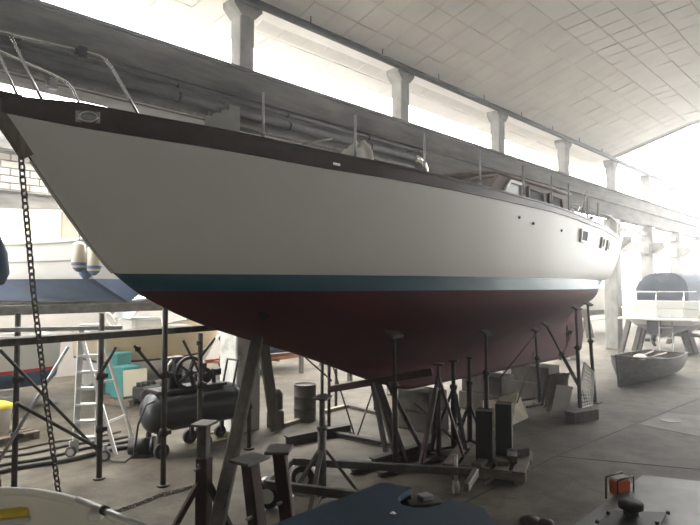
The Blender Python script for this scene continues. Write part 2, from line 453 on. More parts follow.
# side aisle ceiling with a glowing roof strip added to light the aisle
m = MB()
for a, b in ((D + .3, 8.75), (14.75, YF + .2)):
    quad(m, [(X0, a, side_z(a) + .03), (X1, a, side_z(a) + .03), (X1, b, side_z(b) + .03), (X0, b, side_z(b) + .03)])
ceil2 = tag(m.build('ceiling_side', 'tile_grid_bright'), 'bright panelled ceiling of the side aisle seen above the concrete beam', 'ceiling', kind='structure')
for i in range(2):
    tile_row(D + .3 - .09 + TS * (i + .5), .10, .5, 24.0, side_z, tileB, ceil2)
m = MB(); quad(m, [(X0, 8.75, side_z(8.75) + .05), (X1, 8.75, side_z(8.75) + .05), (X1, 14.75, side_z(14.75) + .05), (X0, 14.75, side_z(14.75) + .05)])
tag(m.build('fill_roof_strip', 'side_light'), 'long glowing roof strip added to light the side aisle', 'roof light', kind='structure')
# translucent roof over the far bays
m = MB()
for a, b in zip(ys, ys[1:]):
    quad(m, [(SKYX, a, roof_z(a) + .03), (X1, a, roof_z(a) + .03), (X1, b, roof_z(b) + .03), (SKYX, b, roof_z(b) + .03)])
tag(m.build('window_5', 'roof_light'), 'glowing translucent roof sheets over the far bays', 'roof light', kind='structure')
m = MB()
for a, b in zip(ys, ys[1:]): m.bar((SKYX, a, roof_z(a) + .01), (SKYX, b, roof_z(b) + .01), .06, .05)
tag(m.build('trim_3', 'tile'), 'edge trim where the ceiling panels end', 'trim', kind='structure')
# gutter band along the eave
m = MB(); m.box(((X0 + X1) / 2, D + .02, EAVE - .10), (X1 - X0, .30, .10))
tag(m.build('trim_4', 'tile_warm'), 'pale eaves band over the column row', 'trim', kind='structure')

# --- runway beam on the column row
BT, BB = 5.62, 4.66
m = MB()
L0 = (X0 + X1) / 2; LL = X1 - X0
m.box((L0, D, (5.62 + 5.16) / 2), (LL, .46, .46))
m.box((L0, D, 5.60), (LL, .56, .05))                         # lip on top
m.box((L0, D + .02, 4.93), (LL, .40, .50))
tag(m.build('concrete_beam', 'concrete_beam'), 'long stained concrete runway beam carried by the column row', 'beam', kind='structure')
def conduit(name, y, z, r, label, xa=X0, xb=X1):
    t = thing(name, label, 'pipe', ((xa + xb) / 2, y, z))
    m = MB(); m.cyl((xa, y, z), (xb, y, z), r, n=10); m.build('pipe_run', 'pipe_grey', t)
    for k in range(int((xb - xa) / 2.0)):
        x = xa + 1 + 2.0 * k
        m = MB(); m.torus((x, y, z), (1, 0, 0), r + .004, .014, 12, 5); m.build('pipe_clip', 'pipe_grey', t)
    return t
conduit('conduit', D - .27, 4.90, .06, 'thick grey conduit clipped to the lower half of the concrete beam', X0, 9.4)
conduit('conduit', D - .235, 5.08, .025, 'thin grey conduit clipped above the thick one on the concrete beam', X0, 9.9)
m = MB(); m.box((1.2, D - .22, 4.72), (16.4, .06, .05))
tag(m.build('steel_rail', 'steel_grey'), 'thin steel strip along the lower edge of the concrete beam', 'rail')
# --- columns: broad shaft to the beam, slender post to the eave with a splayed head
for k in range(-1, 9):
    x = ROW0 + STEP * k
    where = ['standing ahead of the yacht\'s bow', 'beside the compressor, timber prop leaning before it', 'second along the row, above the yacht\'s foredeck', 'third along the row, above the yacht\'s deckhouse',
             'fourth along the row, above the yacht\'s stern rail', 'fifth along the row, just past the yacht\'s stern', 'sixth along the row, behind the covered cruiser', 'seventh along the row, lost in glare', 'eighth along the row', 'ninth along the row'][k + 1]
    t = thing('concrete_column', 'concrete column ' + where, 'column', (x, D, 0), group='columns of the long row', kind='structure')
    m = MB(); m.box((x, D, 2.32), (.46, .46, 4.64)); m.build('shaft', 'column_white' if k == 0 else 'concrete_column', t, bev=.02)
    m = MB(); m.box((x, D, 6.1), (.27, .27, .96)); m.build('post', 'concrete_column', t, bev=.015)
    m = MB()
    m.prism([(x - .135, D - .16, 6.52), (x + .135, D - .16, 6.52), (x + .27, D - .16, 6.66), (x + .27, D - .16, 6.80), (x - .27, D - .16, 6.80), (x - .27, D - .16, 6.66)], (0, .32, 0))
    m.build('head', 'concrete_column', t)
    m = MB()   # corbel towards the nave and the aisle
    m.prism([(x - .2, D - .23, 3.55), (x - .2, D - .62, 3.85), (x - .2, D - .62, 4.0), (x - .2, D + .62, 4.0), (x - .2, D + .62, 3.85), (x - .2, D + .23, 3.55)], (.4, 0, 0))
    m.build('corbel', 'concrete_column', t)
# tie beams between the far columns, above head height
for k in (4, 5, 6):
    x = ROW0 + STEP * k + .23
    m = MB()
    m.box((x + 1.77, D, 3.75), (3.54, .22, .40)); m.box((x + 1.77, D, 4.35), (3.54, .12, .16))
    tag(m.build('tie_beam', 'concrete_column'), ['concrete tie beam between the fifth and sixth columns', 'concrete tie beam between the sixth and seventh columns', 'concrete tie beam between the seventh and eighth columns'][k - 4], 'beam', 'tie beams of the far bays', 'structure')
# --- gas pipe under the eave
t = thing('overhead_pipe', 'long dark pipe running under the eave past every column head', 'pipe', (14, D - .24, 6.74))
m = MB(); m.cyl((X0, D - .24, 6.74), (X1, D - .24, 6.74), .068, n=10); m.build('pipe_run', 'pipe_grey', t)
for k in range(22):
    x = -3.0 + 1.9 * k
    m = MB(); m.cyl((x, D - .24, 6.74), (x, D - .24, 6.93), .010, n=6); m.torus((x, D - .24, 6.74), (1, 0, 0), .05, .010, 10, 5)
    m.build('pipe_hanger', 'pipe_grey', t)
# ================================================================== THE YACHT (bow towards -X, port side to the camera)
YC = 5.5
WL, WL2 = 2.36, 2.185
B_T = [(1.36, .03), (2, .45), (3, .98), (4, 1.34), (5, 1.57), (6, 1.70), (7, 1.75), (8, 1.75), (9, 1.70), (10, 1.60), (11, 1.45), (12, 1.23), (13, .98), (14, .72), (15, .44), (15.5, .20)]
S_T = [(1.36, 3.72), (2, 3.61), (3, 3.51), (4, 3.43), (5, 3.40), (6, 3.374), (7, 3.358), (8, 3.348), (9, 3.33), (10, 3.298), (11, 3.289), (12, 3.286), (13, 3.292), (14, 3.32), (15, 3.385), (15.5, 3.43)]
W_T = [(2.37, 0), (3, .36), (4, .86), (5, 1.22), (6, 1.45), (7, 1.57), (8, 1.60), (9, 1.55), (10, 1.42), (11, 1.20), (12, .92), (13, .58), (14, .24), (14.75, .0)]
K_T = [(1.36, 3.72), (1.58, 3.40), (1.87, 2.98), (2.37, 2.36), (2.73, 2.10), (3.37, 1.81), (4.74, 1.365), (6.5, .76), (6.95, .66), (12.36, .64)]
K2_T = [(12.44, 1.72), (13.0, 1.84), (13.85, 2.02), (14.75, 2.36), (15.2, 2.70), (15.42, 3.05), (15.5, 3.40)]
def hb(x): return smooth_interp(x, B_T)
def hs(x): return smooth_interp(x, S_T)
def hk(x): return smooth_interp(x, K_T) if x <= 12.36 else (smooth_interp(x, K2_T) if x >= 12.44 else .64 + (1.72 - .64) * (x - 12.36) / .08)
def half(x, z):
    b, zs, zk, bw = hb(x), hs(x), hk(x), max(0, smooth_interp(x, W_T))
    if z <= zk + 1e-6: return .012 if (x < 12.40 and zk < WL) else .02
    base = max(WL, zk)
    e = .78 if x < 9 else .78 - .36 * min(1, (x - 9) / 5.0)
    if z >= base:
        t = max(0, (z - base) / max(1e-4, zs - base))
        return max(.02, bw + (b - bw) * t ** e)
    d = WL - z; Dp = WL - zk
    dc = min(interp(x, [(2.4, .9), (6, .95), (9, .88), (12, .62), (14, .5)]), Dp / 1.25)
    fin = .10 * min(1, max(0, Dp - .55)) if x < 12.4 else 0
    g = math.exp(-((d / dc) * .98) ** 3)
    g0 = math.exp(-((Dp / dc) * .98) ** 3)
    return max(.012, bw * (g - g0) / (1 - g0) + fin * min(1, d / .4))
xs = []
x = 1.36
while x < 15.5: xs.append(x); x += .05 if (x < 4 or x > 12) else .12
xs += [12.36, 12.44, 15.5]; xs = sorted(set(round(q, 3) for q in xs))
yacht = thing('sailing_yacht', 'long white sailing yacht with teal boot stripe and dark red bottom, propped ashore', 'sailing yacht', (8.5, YC, 0))
def hull_band(name, zf, n, material, label=None):
    m = MB()
    for sgn in (-1, 1):
        rows = []
        for x in xs:
            zt, zb = zf(x); zk = hk(x); row = []
            for i in range(n + 1):
                z = max(zt + (zb - zt) * i / n, zk); row.append(Vector((x, YC + sgn * half(x, z), z)))
            rows.append(row)
        m.grid(rows)
    if name == 'bottom':
        for a, b in zip(xs, xs[1:]):
            za, zb = hk(a), hk(b); wa, wb_ = half(a, za), half(b, zb)
            m.add([(a, YC - wa, za), (a, YC + wa, za), (b, YC + wb_, zb), (b, YC - wb_, zb)], [(0, 1, 2, 3)])
    return m.build(name, material, yacht, weld=True, label=label)
hull_band('topsides', lambda x: (hs(x), WL), 14, 'hull_white', 'glossy white painted topsides')
hull_band('boot_stripe', lambda x: (WL, WL2), 3, 'hull_teal', 'teal boot stripe along the waterline')
hull_band('bottom', lambda x: (WL2, min(WL2, hk(x))), 34, 'hull_red', 'matt dark red antifouled bottom and long keel')
def thick_band(name, za, zb, out, th, material, x_a=1.36, x_b=15.5, label=None):
    m = MB()
    xx = [q for q in xs if x_a <= q <= x_b]
    for sgn in (-1, 1):
        rows = []
        for x in xx:
            b = hb(x) + out; bi = max(.004, b - th); s0 = hs(x); k = za(x); l = zb(x)
            y0, y1 = YC + sgn * b, YC + sgn * bi
            rows.append([Vector((x, y0, s0 + k)), Vector((x, y0, s0 + l)), Vector((x, y1, s0 + l)), Vector((x, y1, s0 + k)), Vector((x, y0, s0 + k))])
        m.grid(rows, False)
        for r in (rows[0], rows[-1]): m.add(r[:4], [(0, 1, 2, 3)])
    return m.build(name, material, yacht, label=label)
bh = lambda x: interp(x, [(1.36, .12), (1.9, .19), (2.4, .175), (4, .15), (5, .13), (7, .095), (9, .07), (12, .06), (15.5, .055)])
thick_band('bulwark', lambda x: -.004, bh, .022, .06, 'mahogany', label='dark brown bulwark around the deck edge')
thick_band('toe_rail', bh, lambda x: bh(x) + .022, .034, .085, 'mahogany')
m = MB(); rows = []
for x in xs:
    b = hb(x) - .03 if hb(x) > .06 else .01
    rows.append([Vector((x, YC + b * q, hs(x) - .02 + .05 * (1 - q * q))) for q in (-1, -.5, 0, .5, 1)])
m.grid(rows); m.build('deck', 'teak', yacht)
# stem: wooden rubbing strip, bow fitting
m = MB()
st = [(1.32, 3.86), (1.40, 3.66), (1.50, 3.52), (1.60, 3.37)]
for (a, za), (b, zb) in zip(st, st[1:]): m.bar((a - .02, YC, za), (b - .02, YC, zb), .10, .09)
m.build('stem_strip', 'old_wood', yacht)
m = MB(); m.box((1.36, YC, 3.86), (.30, .16, .06)); m.cyl((1.22, YC - .06, 3.87), (1.22, YC + .06, 3.87), .045, n=12); m.build('bow_roller', 'rust_dark', yacht)
m = MB()  # highlight along the stem edge, modelled as a thin white strip
sp = [(x, YC, hk(x)) for x in [1.62, 1.75, 1.87, 2.1, 2.3, 2.36]]
m.tube([Vector((p[0] - .01, p[1], p[2])) for p in sp], .014, 8); m.build('stem_highlight', 'white_gel', yacht)
# rudder, with the propeller aperture in front
m = MB()
poly = [(12.42, .64), (12.42, .88), (12.60, .90), (12.66, 1.12), (12.58, 1.36), (12.46, 1.42), (12.44, 1.80), (12.9, 1.92), (13.22, 1.95), (13.42, 1.55), (13.46, 1.1), (13.36, .78), (13.1, .66)]
m.prism([Vector((a, YC - .045, b)) for a, b in poly], (0, .09, 0)); rud = m.build('rudder', 'hull_red', yacht, bev=.008)
m = MB(); m.cyl((12.36, YC, 1.14), (12.52, YC, 1.14), .04, n=12)
for k in range(3):
    a = 2 * math.pi * k / 3 + .5
    m.box((12.52, YC + .12 * math.cos(a), 1.14 + .12 * math.sin(a)), (.03, .16, .09), M=Matrix.Rotation(a, 4, 'X') @ Matrix.Rotation(.5, 4, 'Y'))
m.build('propeller', 'rust_dark', yacht)
# fairlead in the bulwark
def side_pt(x, z): return Vector((x, YC - half(x, z), z))
def fairlead(x, sgn=-1):
    z = hs(x) + .095; y = YC + sgn * (hb(x) + .03)
    tang = Vector((.1, sgn * (hb(x + .1) - hb(x)), 0)).normalized(); nrm = Vector((-tang.y, tang.x, 0)) * 1
    m = MB()
    pts = []
    for i in range(20):
        a = 2 * math.pi * i / 20; pts.append(Vector((x, y, z)) + tang * (.075 * math.cos(a)) + Vector((0, 0, .042 * math.sin(a))))
    m.tube(pts, .018, 8, True)
    m.bar(Vector((x, y, z)) - tang * .095, Vector((x, y, z)) - tang * .06, .012, .07); m.bar(Vector((x, y, z)) + tang * .06, Vector((x, y, z)) + tang * .095, .012, .07)
    m.build('fairlead', 'stainless', yacht, label='polished steel fairlead in the bulwark')
    m = MB(); m.bar(Vector((x, y + .012, z)) - tang * .1, Vector((x, y + .012, z)) + tang * .1, .012, .10); m.build('fairlead_plate', 'galv', yacht)
fairlead(1.93)
m = MB(); xx = 4.03; m.box((xx, YC - hb(xx) - .03, hs(xx) + .05), (.10, .02, .025)); m.build('drain', 'stainless', yacht)
# pulpit: each side hoop, its posts, and lamp boxes
def top(x, sgn, h=0.0, inset=.03): return Vector((x, YC + sgn * max(0, hb(x) - inset), hs(x) + bh(x) + h))
for sgn, rail, posts, lamp in (
        (-1, [(140.5, 119, -.58), (128, 95, -.55), (112, 68, -.52), (106, 60, -.50), (99, 55.5, -.47), (80, 50, -.42), (40, 41, -.34), (0, 31.5, -.27), (-40, 24, -.15), (-60, 22, 0)], [((43, 102, -.33), (10, 34.5, -.28))], (82, 53, -.42)),
        (1, [(83, 111, .42), (77, 98, .40), (73, 89, .38), (67, 82, .36), (50, 73, .32), (25, 62, .26), (0, 51, .20), (-30, 40, .12), (-60, 22, 0)], [((19, 99, .26), (-3, 50, .20))], (53, 84, .36))):
    m = MB(); m.tube([ony(q[0], q[1], YC + q[2]) for q in rail], .014, 8); m.build('pulpit_rail', 'stainless', yacht)
    for p, q in posts:
        m = MB(); m.cyl(ony(p[0], p[1], YC + p[2]), ony(q[0], q[1], YC + q[2]), .013, n=8); m.build('pulpit_post', 'stainless', yacht)
    m = MB(); q = ony(lamp[0], lamp[1], YC + lamp[2]); m.box(q, (.07, .06, .10)); m.cyl(q + Vector((-.03, 0, 0)), q + Vector((-.06, 0, 0)), .03, n=10)
    m.build('navigation_lamp', 'black_steel' if sgn < 0 else 'galv', yacht)
# stanchions and lifelines
stx = [3.33, 4.30, 5.25, 6.27, 7.35, 8.25, 8.95]
for sgn in (-1, 1):
    for x in stx:
        m = MB(); a = top(x, sgn, -.02); m.cyl(a, a + Vector((0, 0, .50)), .0125, n=8); m.cyl(a, a + Vector((0, 0, .09)), .022, n=8)
        m.build('stanchion', 'galv', yacht)
    m = MB(); m.tube([top(9.55, sgn, .0), top(9.75, sgn, .30), top(9.95, sgn, .50)], .013, 8); m.build('pushpit_rail', 'galv', yacht)
    m = MB(); m.tube([top(10.7, sgn, .24), top(12.4, sgn, .36), top(13.2, sgn, .36), top(14.2, sgn, .36)], .010, 8); m.build('pushpit_rail', 'galv', yacht)
    for x, hh in ((9.95, .5), (10.7, .42), (12.4, .38), (14.2, .36)):
        m = MB(); m.cyl(top(x, sgn), top(x, sgn, hh), .013, n=8); m.build('pushpit_post', 'galv', yacht)
# ports in the topsides
def hull_port(x, z, w_, h_):
    p = side_pt(x, z); q = side_pt(x + .1, z); tang = (q - p).normalized(); p2 = side_pt(x, z + .1); up = (p2 - p).normalized()
    nrm = up.cross(tang).normalized()
    if nrm.y > 0: nrm = -nrm
    Mx = Matrix((tang, nrm, up)).transposed().to_4x4()
    m = MB()
    for (dx, dz, sx, sz) in ((-w_ / 2, 0, .03, h_ + .03), (w_ / 2, 0, .03, h_ + .03), (0, h_ / 2, w_, .03), (0, -h_ / 2, w_, .03)):
        m.box(p + tang * dx + up * dz + nrm * .012, (sx, .05, sz), M=Mx)
    o = m.build('portlight', 'white_gel', yacht)
    m = MB(); m.box(p + nrm * .012, (w_ - .02, .024, h_ - .02), M=Mx); m.build('pane', 'glass_dark', o)
hull_port(9.65, 3.09, .34, .19); hull_port(11.05, 3.06, .26, .18); hull_port(11.75, 3.05, .26, .18)
for x, z in ((7.2, 3.18), (7.62, 3.13), (8.6, 3.1)):
    p = side_pt(x, z); m = MB(); m.cyl(p + Vector((0, .01, 0)), p + Vector((0, -.015, 0)), .02, n=10); m.build('skin_fitting', 'rust_dark', yacht)
# deckhouse: raked windscreen, sides with windows, roof, trunk cabin aft
dh = lambda x: hs(x) - .02
CX0, CX1, CW = 8.15, 10.75, .92
m = MB()
prof = [(7.55, 3.34), (8.15, 4.02), (10.7, 3.98), (10.95, 3.34)]
m.prism([Vector((a, YC - CW + .02, b)) for a, b in prof], (0, 2 * CW - .04, 0)); house = m.build('deckhouse', 'teak', yacht, label='varnished wooden deckhouse with raked windscreen')
m = MB(); rows = []
for x in (8.12, 8.6, 9.4, 10.2, 10.78):
    rows.append([Vector((x, YC + q * (CW + .03), 4.03 + .11 * (1 - q * q) - (x - 8.1) * .012)) for q in (-1, -.75, -.5, -.25, 0, .25, .5, .75, 1)])
m.grid(rows); m.build('deckhouse_roof', 'teak', yacht, solid=.05)
def lean(t, y): return Vector((7.55 + .6 * t, y, 3.34 + .68 * t))
nrm = Vector((-.68, 0, .6)).normalized()
for i in range(2):
    ya, yb = YC - CW + .03 + i * .92, YC - CW + .03 + i * .92 + .88
    f = MB()
    for (p, q) in ((lean(.12, ya), lean(.12, yb)), (lean(.95, ya), lean(.95, yb)), (lean(.12, ya), lean(.95, ya)), (lean(.12, yb), lean(.95, yb))):
        f.bar(p + nrm * .02, q + nrm * .02, .07, .05, up=nrm)
    fo = f.build('windscreen_frame', 'teak', yacht)
    g = MB(); g.prism([q + nrm * .012 for q in (lean(.12, ya), lean(.12, yb), lean(.95, yb), lean(.95, ya))], nrm * .01); g.build('pane', 'glass_pale', fo)
ys_ = YC - CW
def side_window(pts, frame, pane, name='deckhouse_window'):
    f = MB()
    for a, b in zip(pts, pts[1:] + pts[:1]): f.bar(Vector((a[0], ys_ - .012, a[1])), Vector((b[0], ys_ - .012, b[1])), .05, .05, up=(0, 1, 0))
    fo = f.build(name, frame, yacht)
    g = MB(); g.prism([Vector((a, ys_ - .004, b)) for a, b in pts], (0, .014, 0)); g.build('pane', pane, fo)
side_window([(7.96, 3.46), (8.42, 3.95), (8.82, 3.94), (8.82, 3.46)], 'white_paint', 'glass_pale')
m = MB(); m.bar((8.30, ys_ - .02, 3.44), (8.30, ys_ - .02, 3.84), .03); m.build('mullion', 'white_paint', yacht)
side_window([(9.05, 3.48), (9.05, 3.92), (9.60, 3.90), (9.66, 3.48)], 'teak', 'glass_dark')
side_window([(9.86, 3.48), (9.86, 3.90), (10.36, 3.88), (10.44, 3.48)], 'teak', 'glass_dark')
m = MB(); m.box((12.1, YC, 3.42), (2.2, 1.4, .30)); m.build('cockpit_coaming', 'teak', yacht, bev=.03)
m = MB(); m.box((6.1, YC, 3.45), (2.6, 1.3, .22)); m.build('trunk_cabin', 'white_paint', yacht, bev=.04)
for x in (11.2, 12.3):
    m = MB(); y = YC - .72; m.lathe([(.05, 0), (.075, .02), (.05, .06), (.05, .12), (.07, .16), (.0, .17)], (x, y, 3.56), n=14); m.build('winch', 'stainless', yacht)
m = MB(); m.cyl((13.1, YC, 3.3), (13.1, YC, 3.85), .05, n=10); m.torus((13.16, YC, 3.85), (1, 0, .2), .30, .018, 24, 6)
for k in range(3): a = math.pi * k / 3; m.cyl((13.16, YC - .3 * math.cos(a), 3.85 - .3 * math.sin(a)), (13.16, YC + .3 * math.cos(a), 3.85 + .3 * math.sin(a)), .010, n=6)
m.build('steering_wheel', 'stainless', yacht)
# things left lying on deck
yb = YC - .62
h0, h1, h2, h3 = ony(206, 140, yb), ony(234, 147, yb), ony(234, 106, yb), ony(206, 116, yb)
t = thing('hatch_board', 'grey open hatch box standing on the yacht\'s foredeck', 'hatch board', (h0.x, yb, h0.z))
m = MB(); m.prism([h0, h1, h2, h3], (0, .03, 0)); m.build('panel', 'grey_board', t)
m = MB(); m.bar((h1.x + .015, yb + .05, h1.z), (h1.x + .015, yb + .05, h2.z + .02), .03, .16); m.build('end_board', 'grey_board', t)
for f in (.15, .45, .75):
    q = h3.lerp(h2, f); m = MB(); m.box(q + Vector((0, .0, .015)), (.03, .03, .05)); m.build('hinge', 'steel_grey', t)
# crumpled white cloth
m = MB(); n = 16; rows = []
cx, cyy = 4.42, YC - hb(4.42) + .16
for i in range(n + 1):
    row = []
    for j in range(n + 1):
        u, v = i / n * 2 - 1, j / n * 2 - 1
        k = max(0, 1 - max(abs(u), abs(v)) ** 5)
        hgt = k * (.23 + .035 * math.sin(4 * u + 2 * v) + .02 * math.sin(7 * v - 5 * u) + .03 * u)
        row.append(Vector((cx + u * .18 + .012 * math.sin(5 * v + 3 * u), cyy + v * .12 + .01 * math.sin(6 * u), hs(cx) + bh(cx) - .02 + hgt)))
    rows.append(row)
m.grid(rows); tag(m.build('cloth', 'cloth_white'), 'crumpled white cloth lying on the yacht\'s deck edge', 'cloth')
t = thing('pipe_elbow', 'bright metal elbow ending the thick conduit on the concrete beam', 'pipe elbow', (9.45, D - .27, 4.9))
m = MB(); m.tube([(9.38, D - .27, 4.90), (9.55, D - .27, 4.90), (9.68, D - .27, 4.86), (9.74, D - .27, 4.76), (9.76, D - .27, 4.60)], .065, 12); m.build('elbow', 'stainless', t)
m = MB(); m.torus((9.42, D - .27, 4.90), (1, 0, 0), .065, .02, 14, 6); m.build('flange', 'stainless', t)
t = thing('rope_line', 'thin dark rope looped over the yacht\'s guard rail behind the hose', 'rope', (5.5, YC - 1.4, 3.5))
m = MB(); m.tube([(5.1, YC - 1.45, 3.78), (5.3, YC - 1.45, 3.83), (5.45, YC - 1.45, 3.74), (5.5, YC - 1.4, 3.6), (5.7, YC - 1.4, 3.53)], .007, 6); m.build('rope', 'cable_black', t)
t = thing('boathook', 'thin pole lying on the yacht\'s foredeck', 'pole', (3.6, YC - 1, 3.6))
m = MB(); m.cyl((3.55, YC - 1.0, 3.60), (4.1, YC - 1.25, 3.78), .012, n=8); m.build('pole', 'galv', t)
# ================================================================== OBJECTS AROUND THE YACHT
Z = Vector((0, 0, 1))
def V(*a): return Vector(a)

# ---------------------------------------------------------------- anchor chain from the bow roller to the floor
def link_mesh(name, L, W, r, material):
    m = MB(); pts = []
    n = 6; h = L / 2 - W / 2
    for i in range(n + 1): a = math.pi * i / n; pts.append((W / 2 * math.cos(a), 0, h + W / 2 * math.sin(a)))
    for i in range(n + 1): a = math.pi + math.pi * i / n; pts.append((W / 2 * math.cos(a), 0, -h + W / 2 * math.sin(a)))
    m.tube(pts, r, 6, True); return m.mesh(name, material)
def chain(t, pts, L, W, r, material, name='chain_link'):
    me = link_mesh(name, L, W, r, material); pitch = L - 2.2 * r
    base = WORLD[t.name].inverted(); k = 0; carry = 0.0
    for p, q in zip(pts, pts[1:]):
        p, q = Vector(p), Vector(q); d = (q - p); n = d.length; d.normalize(); s = carry
        while s < n:
            o = instance(name, me, t, base @ (p + d * s))
            rot = d.to_track_quat('Z', 'Y').to_euler()
            o.rotation_euler = (d.to_track_quat('Z', 'Y') @ Euler((0, 0, (R(90) if k % 2 else 0) + .3)).to_quaternion()).to_euler()
            s += pitch; k += 1
        carry = s - n
p_top = V(1.42, YC + .02, 3.74)
p_a = ony(21, 158, YC + .10); p_end = onz(60, 504, .03)
t = thing('anchor_chain', 'rusty steel chain hanging from the yacht\'s bow down to the floor', 'chain', (p_end.x, p_end.y, 0))
mid1 = p_a.lerp(p_end, .33) + V(-.02, 0, -.02); mid2 = p_a.lerp(p_end, .66) + V(-.015, 0, -.03)
chain(t, [p_top, p_a, mid1, mid2, p_end, p_end + V(.02, -.12, 0)], .078, .05, .0085, 'chain_steel')
t = thing('floor_chain', 'thin dark chain lying across the floor behind the white tender', 'chain', onz(150, 500))
chain(t, [onz(112, 513, .015), onz(140, 503, .015), onz(160, 495, .015), onz(184, 489, .015), onz(206, 482, .015)], .05, .034, .006, 'chain_steel')

# ---------------------------------------------------------------- scaffold beside the bow
sc_ = thing('scaffold', 'dark tubular scaffold with plank rails standing beside the yacht\'s bow', 'scaffold', onz(98, 480))
yS = 6.55
def pole(px, pyb, pyt, r=.031, name='pole'):
    b = onz(px, pyb); d = (b.x * CT + b.y * ST)
    topz = EYE + (286 - pyt) / FPX * d
    m = MB(); m.cyl(b, V(b.x, b.y, topz), r, n=10); o = m.build(name, 'scaffold_steel', sc_)
    m = MB(); m.cyl(b, b + Z * .02, r * 2.2, n=12); m.build('base_plate', 'scaffold_steel', o)
    for q in (.62, .30):
        zz = topz * q; m = MB(); m.cyl(V(b.x, b.y, zz - .04), V(b.x, b.y, zz + .04), r * 1.5, n=10); m.box(V(b.x, b.y, zz) + V(.03, -.03, 0), (.07, .05, .05)); m.build('clamp', 'rust_dark', o)
    return b
pA = pole(14, 489, 313); pB = pole(99, 479, 313); pC = pole(163, 486, 308); pD = pole(199, 470, 333)
def span(name, p, q, w_, h_, material='scaffold_steel'):
    m = MB(); m.bar(p, q, w_, h_); return m.build(name, material, sc_, bev=.006)
span('plank', ony(-30, 344.5, 6.45), ony(222, 326.5, 6.45), .20, .075, 'dark_timber')
span('plank', ony(-30, 330.5, 6.85), ony(122, 327.5, 6.85), .05, .05, 'galv')
span('plank', ony(-30, 340, 7.0), ony(103, 334, 7.0), .05, .03, 'dark_timber')
for (a, b, r) in (((-25, 500), (68, 347), .02), ((0, 350), (100, 453), .018), ((16, 403), (100, 449), .02), ((134, 345), (160, 377), .018), ((183, 340), (199, 372), .016), ((116, 347), (97, 380), .016), ((215, 338), (200, 358), .016)):
    m = MB(); yy = pB.y if a[0] < 110 else pC.y
    yy = {(-25): 7.0, 0: 6.9, 16: 6.8}.get(a[0], yy)
    m.cyl(ony(a[0], a[1], yy), ony(b[0], b[1], yy), r, n=8); m.build('brace', 'scaffold_steel' if a[0] != -25 else 'galv', sc_)
for px, py in ((138, 349), (199, 343)):
    m = MB(); c = ony(px, py, pC.y); m.cyl(c - Z * .025, c + Z * .025, .03, n=10); m.build('clamp', 'rust_dark', sc_)

# ---------------------------------------------------------------- aluminium step ladder on castors
lb = onz(84, 457)
t = thing('step_ladder', 'aluminium step ladder on castors behind the scaffold', 'ladder', lb)
p1, p2 = onz(75, 456), onz(97, 455); q1, q2 = onz(116, 455), onz(134, 443)
apex = (p1 + p2 + q1 + q2) / 4
t1 = V(p1.x, p1.y, 0).lerp(apex, .12) + Z * 1.72; t2 = V(p2.x, p2.y, 0).lerp(apex, .2) + Z * 1.72
for a, b in ((p1, t1), (p2, t2)): m = MB(); m.bar(a + Z * .05, b, .03, .075); m.build('front_rail', 'aluminium', t)
for a, b in ((q1, t1), (q2, t2)): m = MB(); m.bar(a, b - Z * .12, .03, .045); m.build('rear_leg', 'aluminium', t)
for k in range(7):
    f = .12 + k * .125
    m = MB(); a, b = p1.lerp(t1, f), p2.lerp(t2, f); a.z = b.z = 1.72 * f + .03
    m.bar(a, b, .11, .03); m.build('tread', 'aluminium', t)
for f in (.25, .55): m = MB(); m.bar(q1.lerp(t1, f), q2.lerp(t2, f), .02, .03); m.build('cross_bar', 'aluminium', t)
m = MB(); m.bar(t1, t2, .22, .03); m.build('top_tread', 'aluminium', t)
for a in (onz(71, 457), onz(105, 461)):
    c = a + Z * .068
    m = MB(); m.cyl(c + V(-.018, -.018, 0), c + V(.018, .018, 0), .068, n=18); o = m.build('castor', 'black_rubber', t)
    m = MB(); m.cyl(c + V(-.021, -.021, 0), c + V(.021, .021, 0), .045, n=14); m.build('hub', 'grey_board', o)
    m = MB(); m.bar(c, c + Z * .14, .02, .05); m.build('fork', 'aluminium', t)

# ---------------------------------------------------------------- air compressor
cx0, cx1, cyc, cz, cr = 3.50, 4.98, 7.18, .56, .27
t = thing('air_compressor', 'large dark air compressor with belt flywheel and push handle', 'compressor', (4.2, cyc, 0))
m = MB(); m.lathe([(0, 0), (.12, .01), (.20, .045), (.25, .10), (cr, .17), (cr, 1.31), (.25, 1.38), (.20, 1.435), (.12, 1.47), (0, 1.48)], (cx0, cyc, cz), (1, 0, 0), 28); m.build('tank', 'tank_blue', t, weld=True)
for x in (cx0 + .17, cx0 + 1.31): m = MB(); m.torus((x, cyc, cz), (1, 0, 0), cr, .008, 28, 5); m.build('weld_seam', 'tank_blue', t)
for x, rr in ((3.66, .10), (4.30, .10), (4.80, .085)):
    for sy in (-.20, .20):
        m = MB(); m.cyl((x, cyc + sy - .03, rr), (x, cyc + sy + .03, rr), rr, n=18); o = m.build('wheel', 'black_rubber', t)
        m = MB(); m.cyl((x, cyc + sy - .034, rr), (x, cyc + sy + .034, rr), rr * .5, n=12); m.build('hub', 'steel_grey', o)
        m = MB(); m.bar((x, cyc + sy * .8, rr), (x, cyc + sy * .7, cz - .16), .05, .05); m.build('leg', 'black_steel', t)
m = MB(); m.box((4.15, cyc, .845), (1.05, .34, .035)); m.build('mounting_plate', 'black_steel', t)
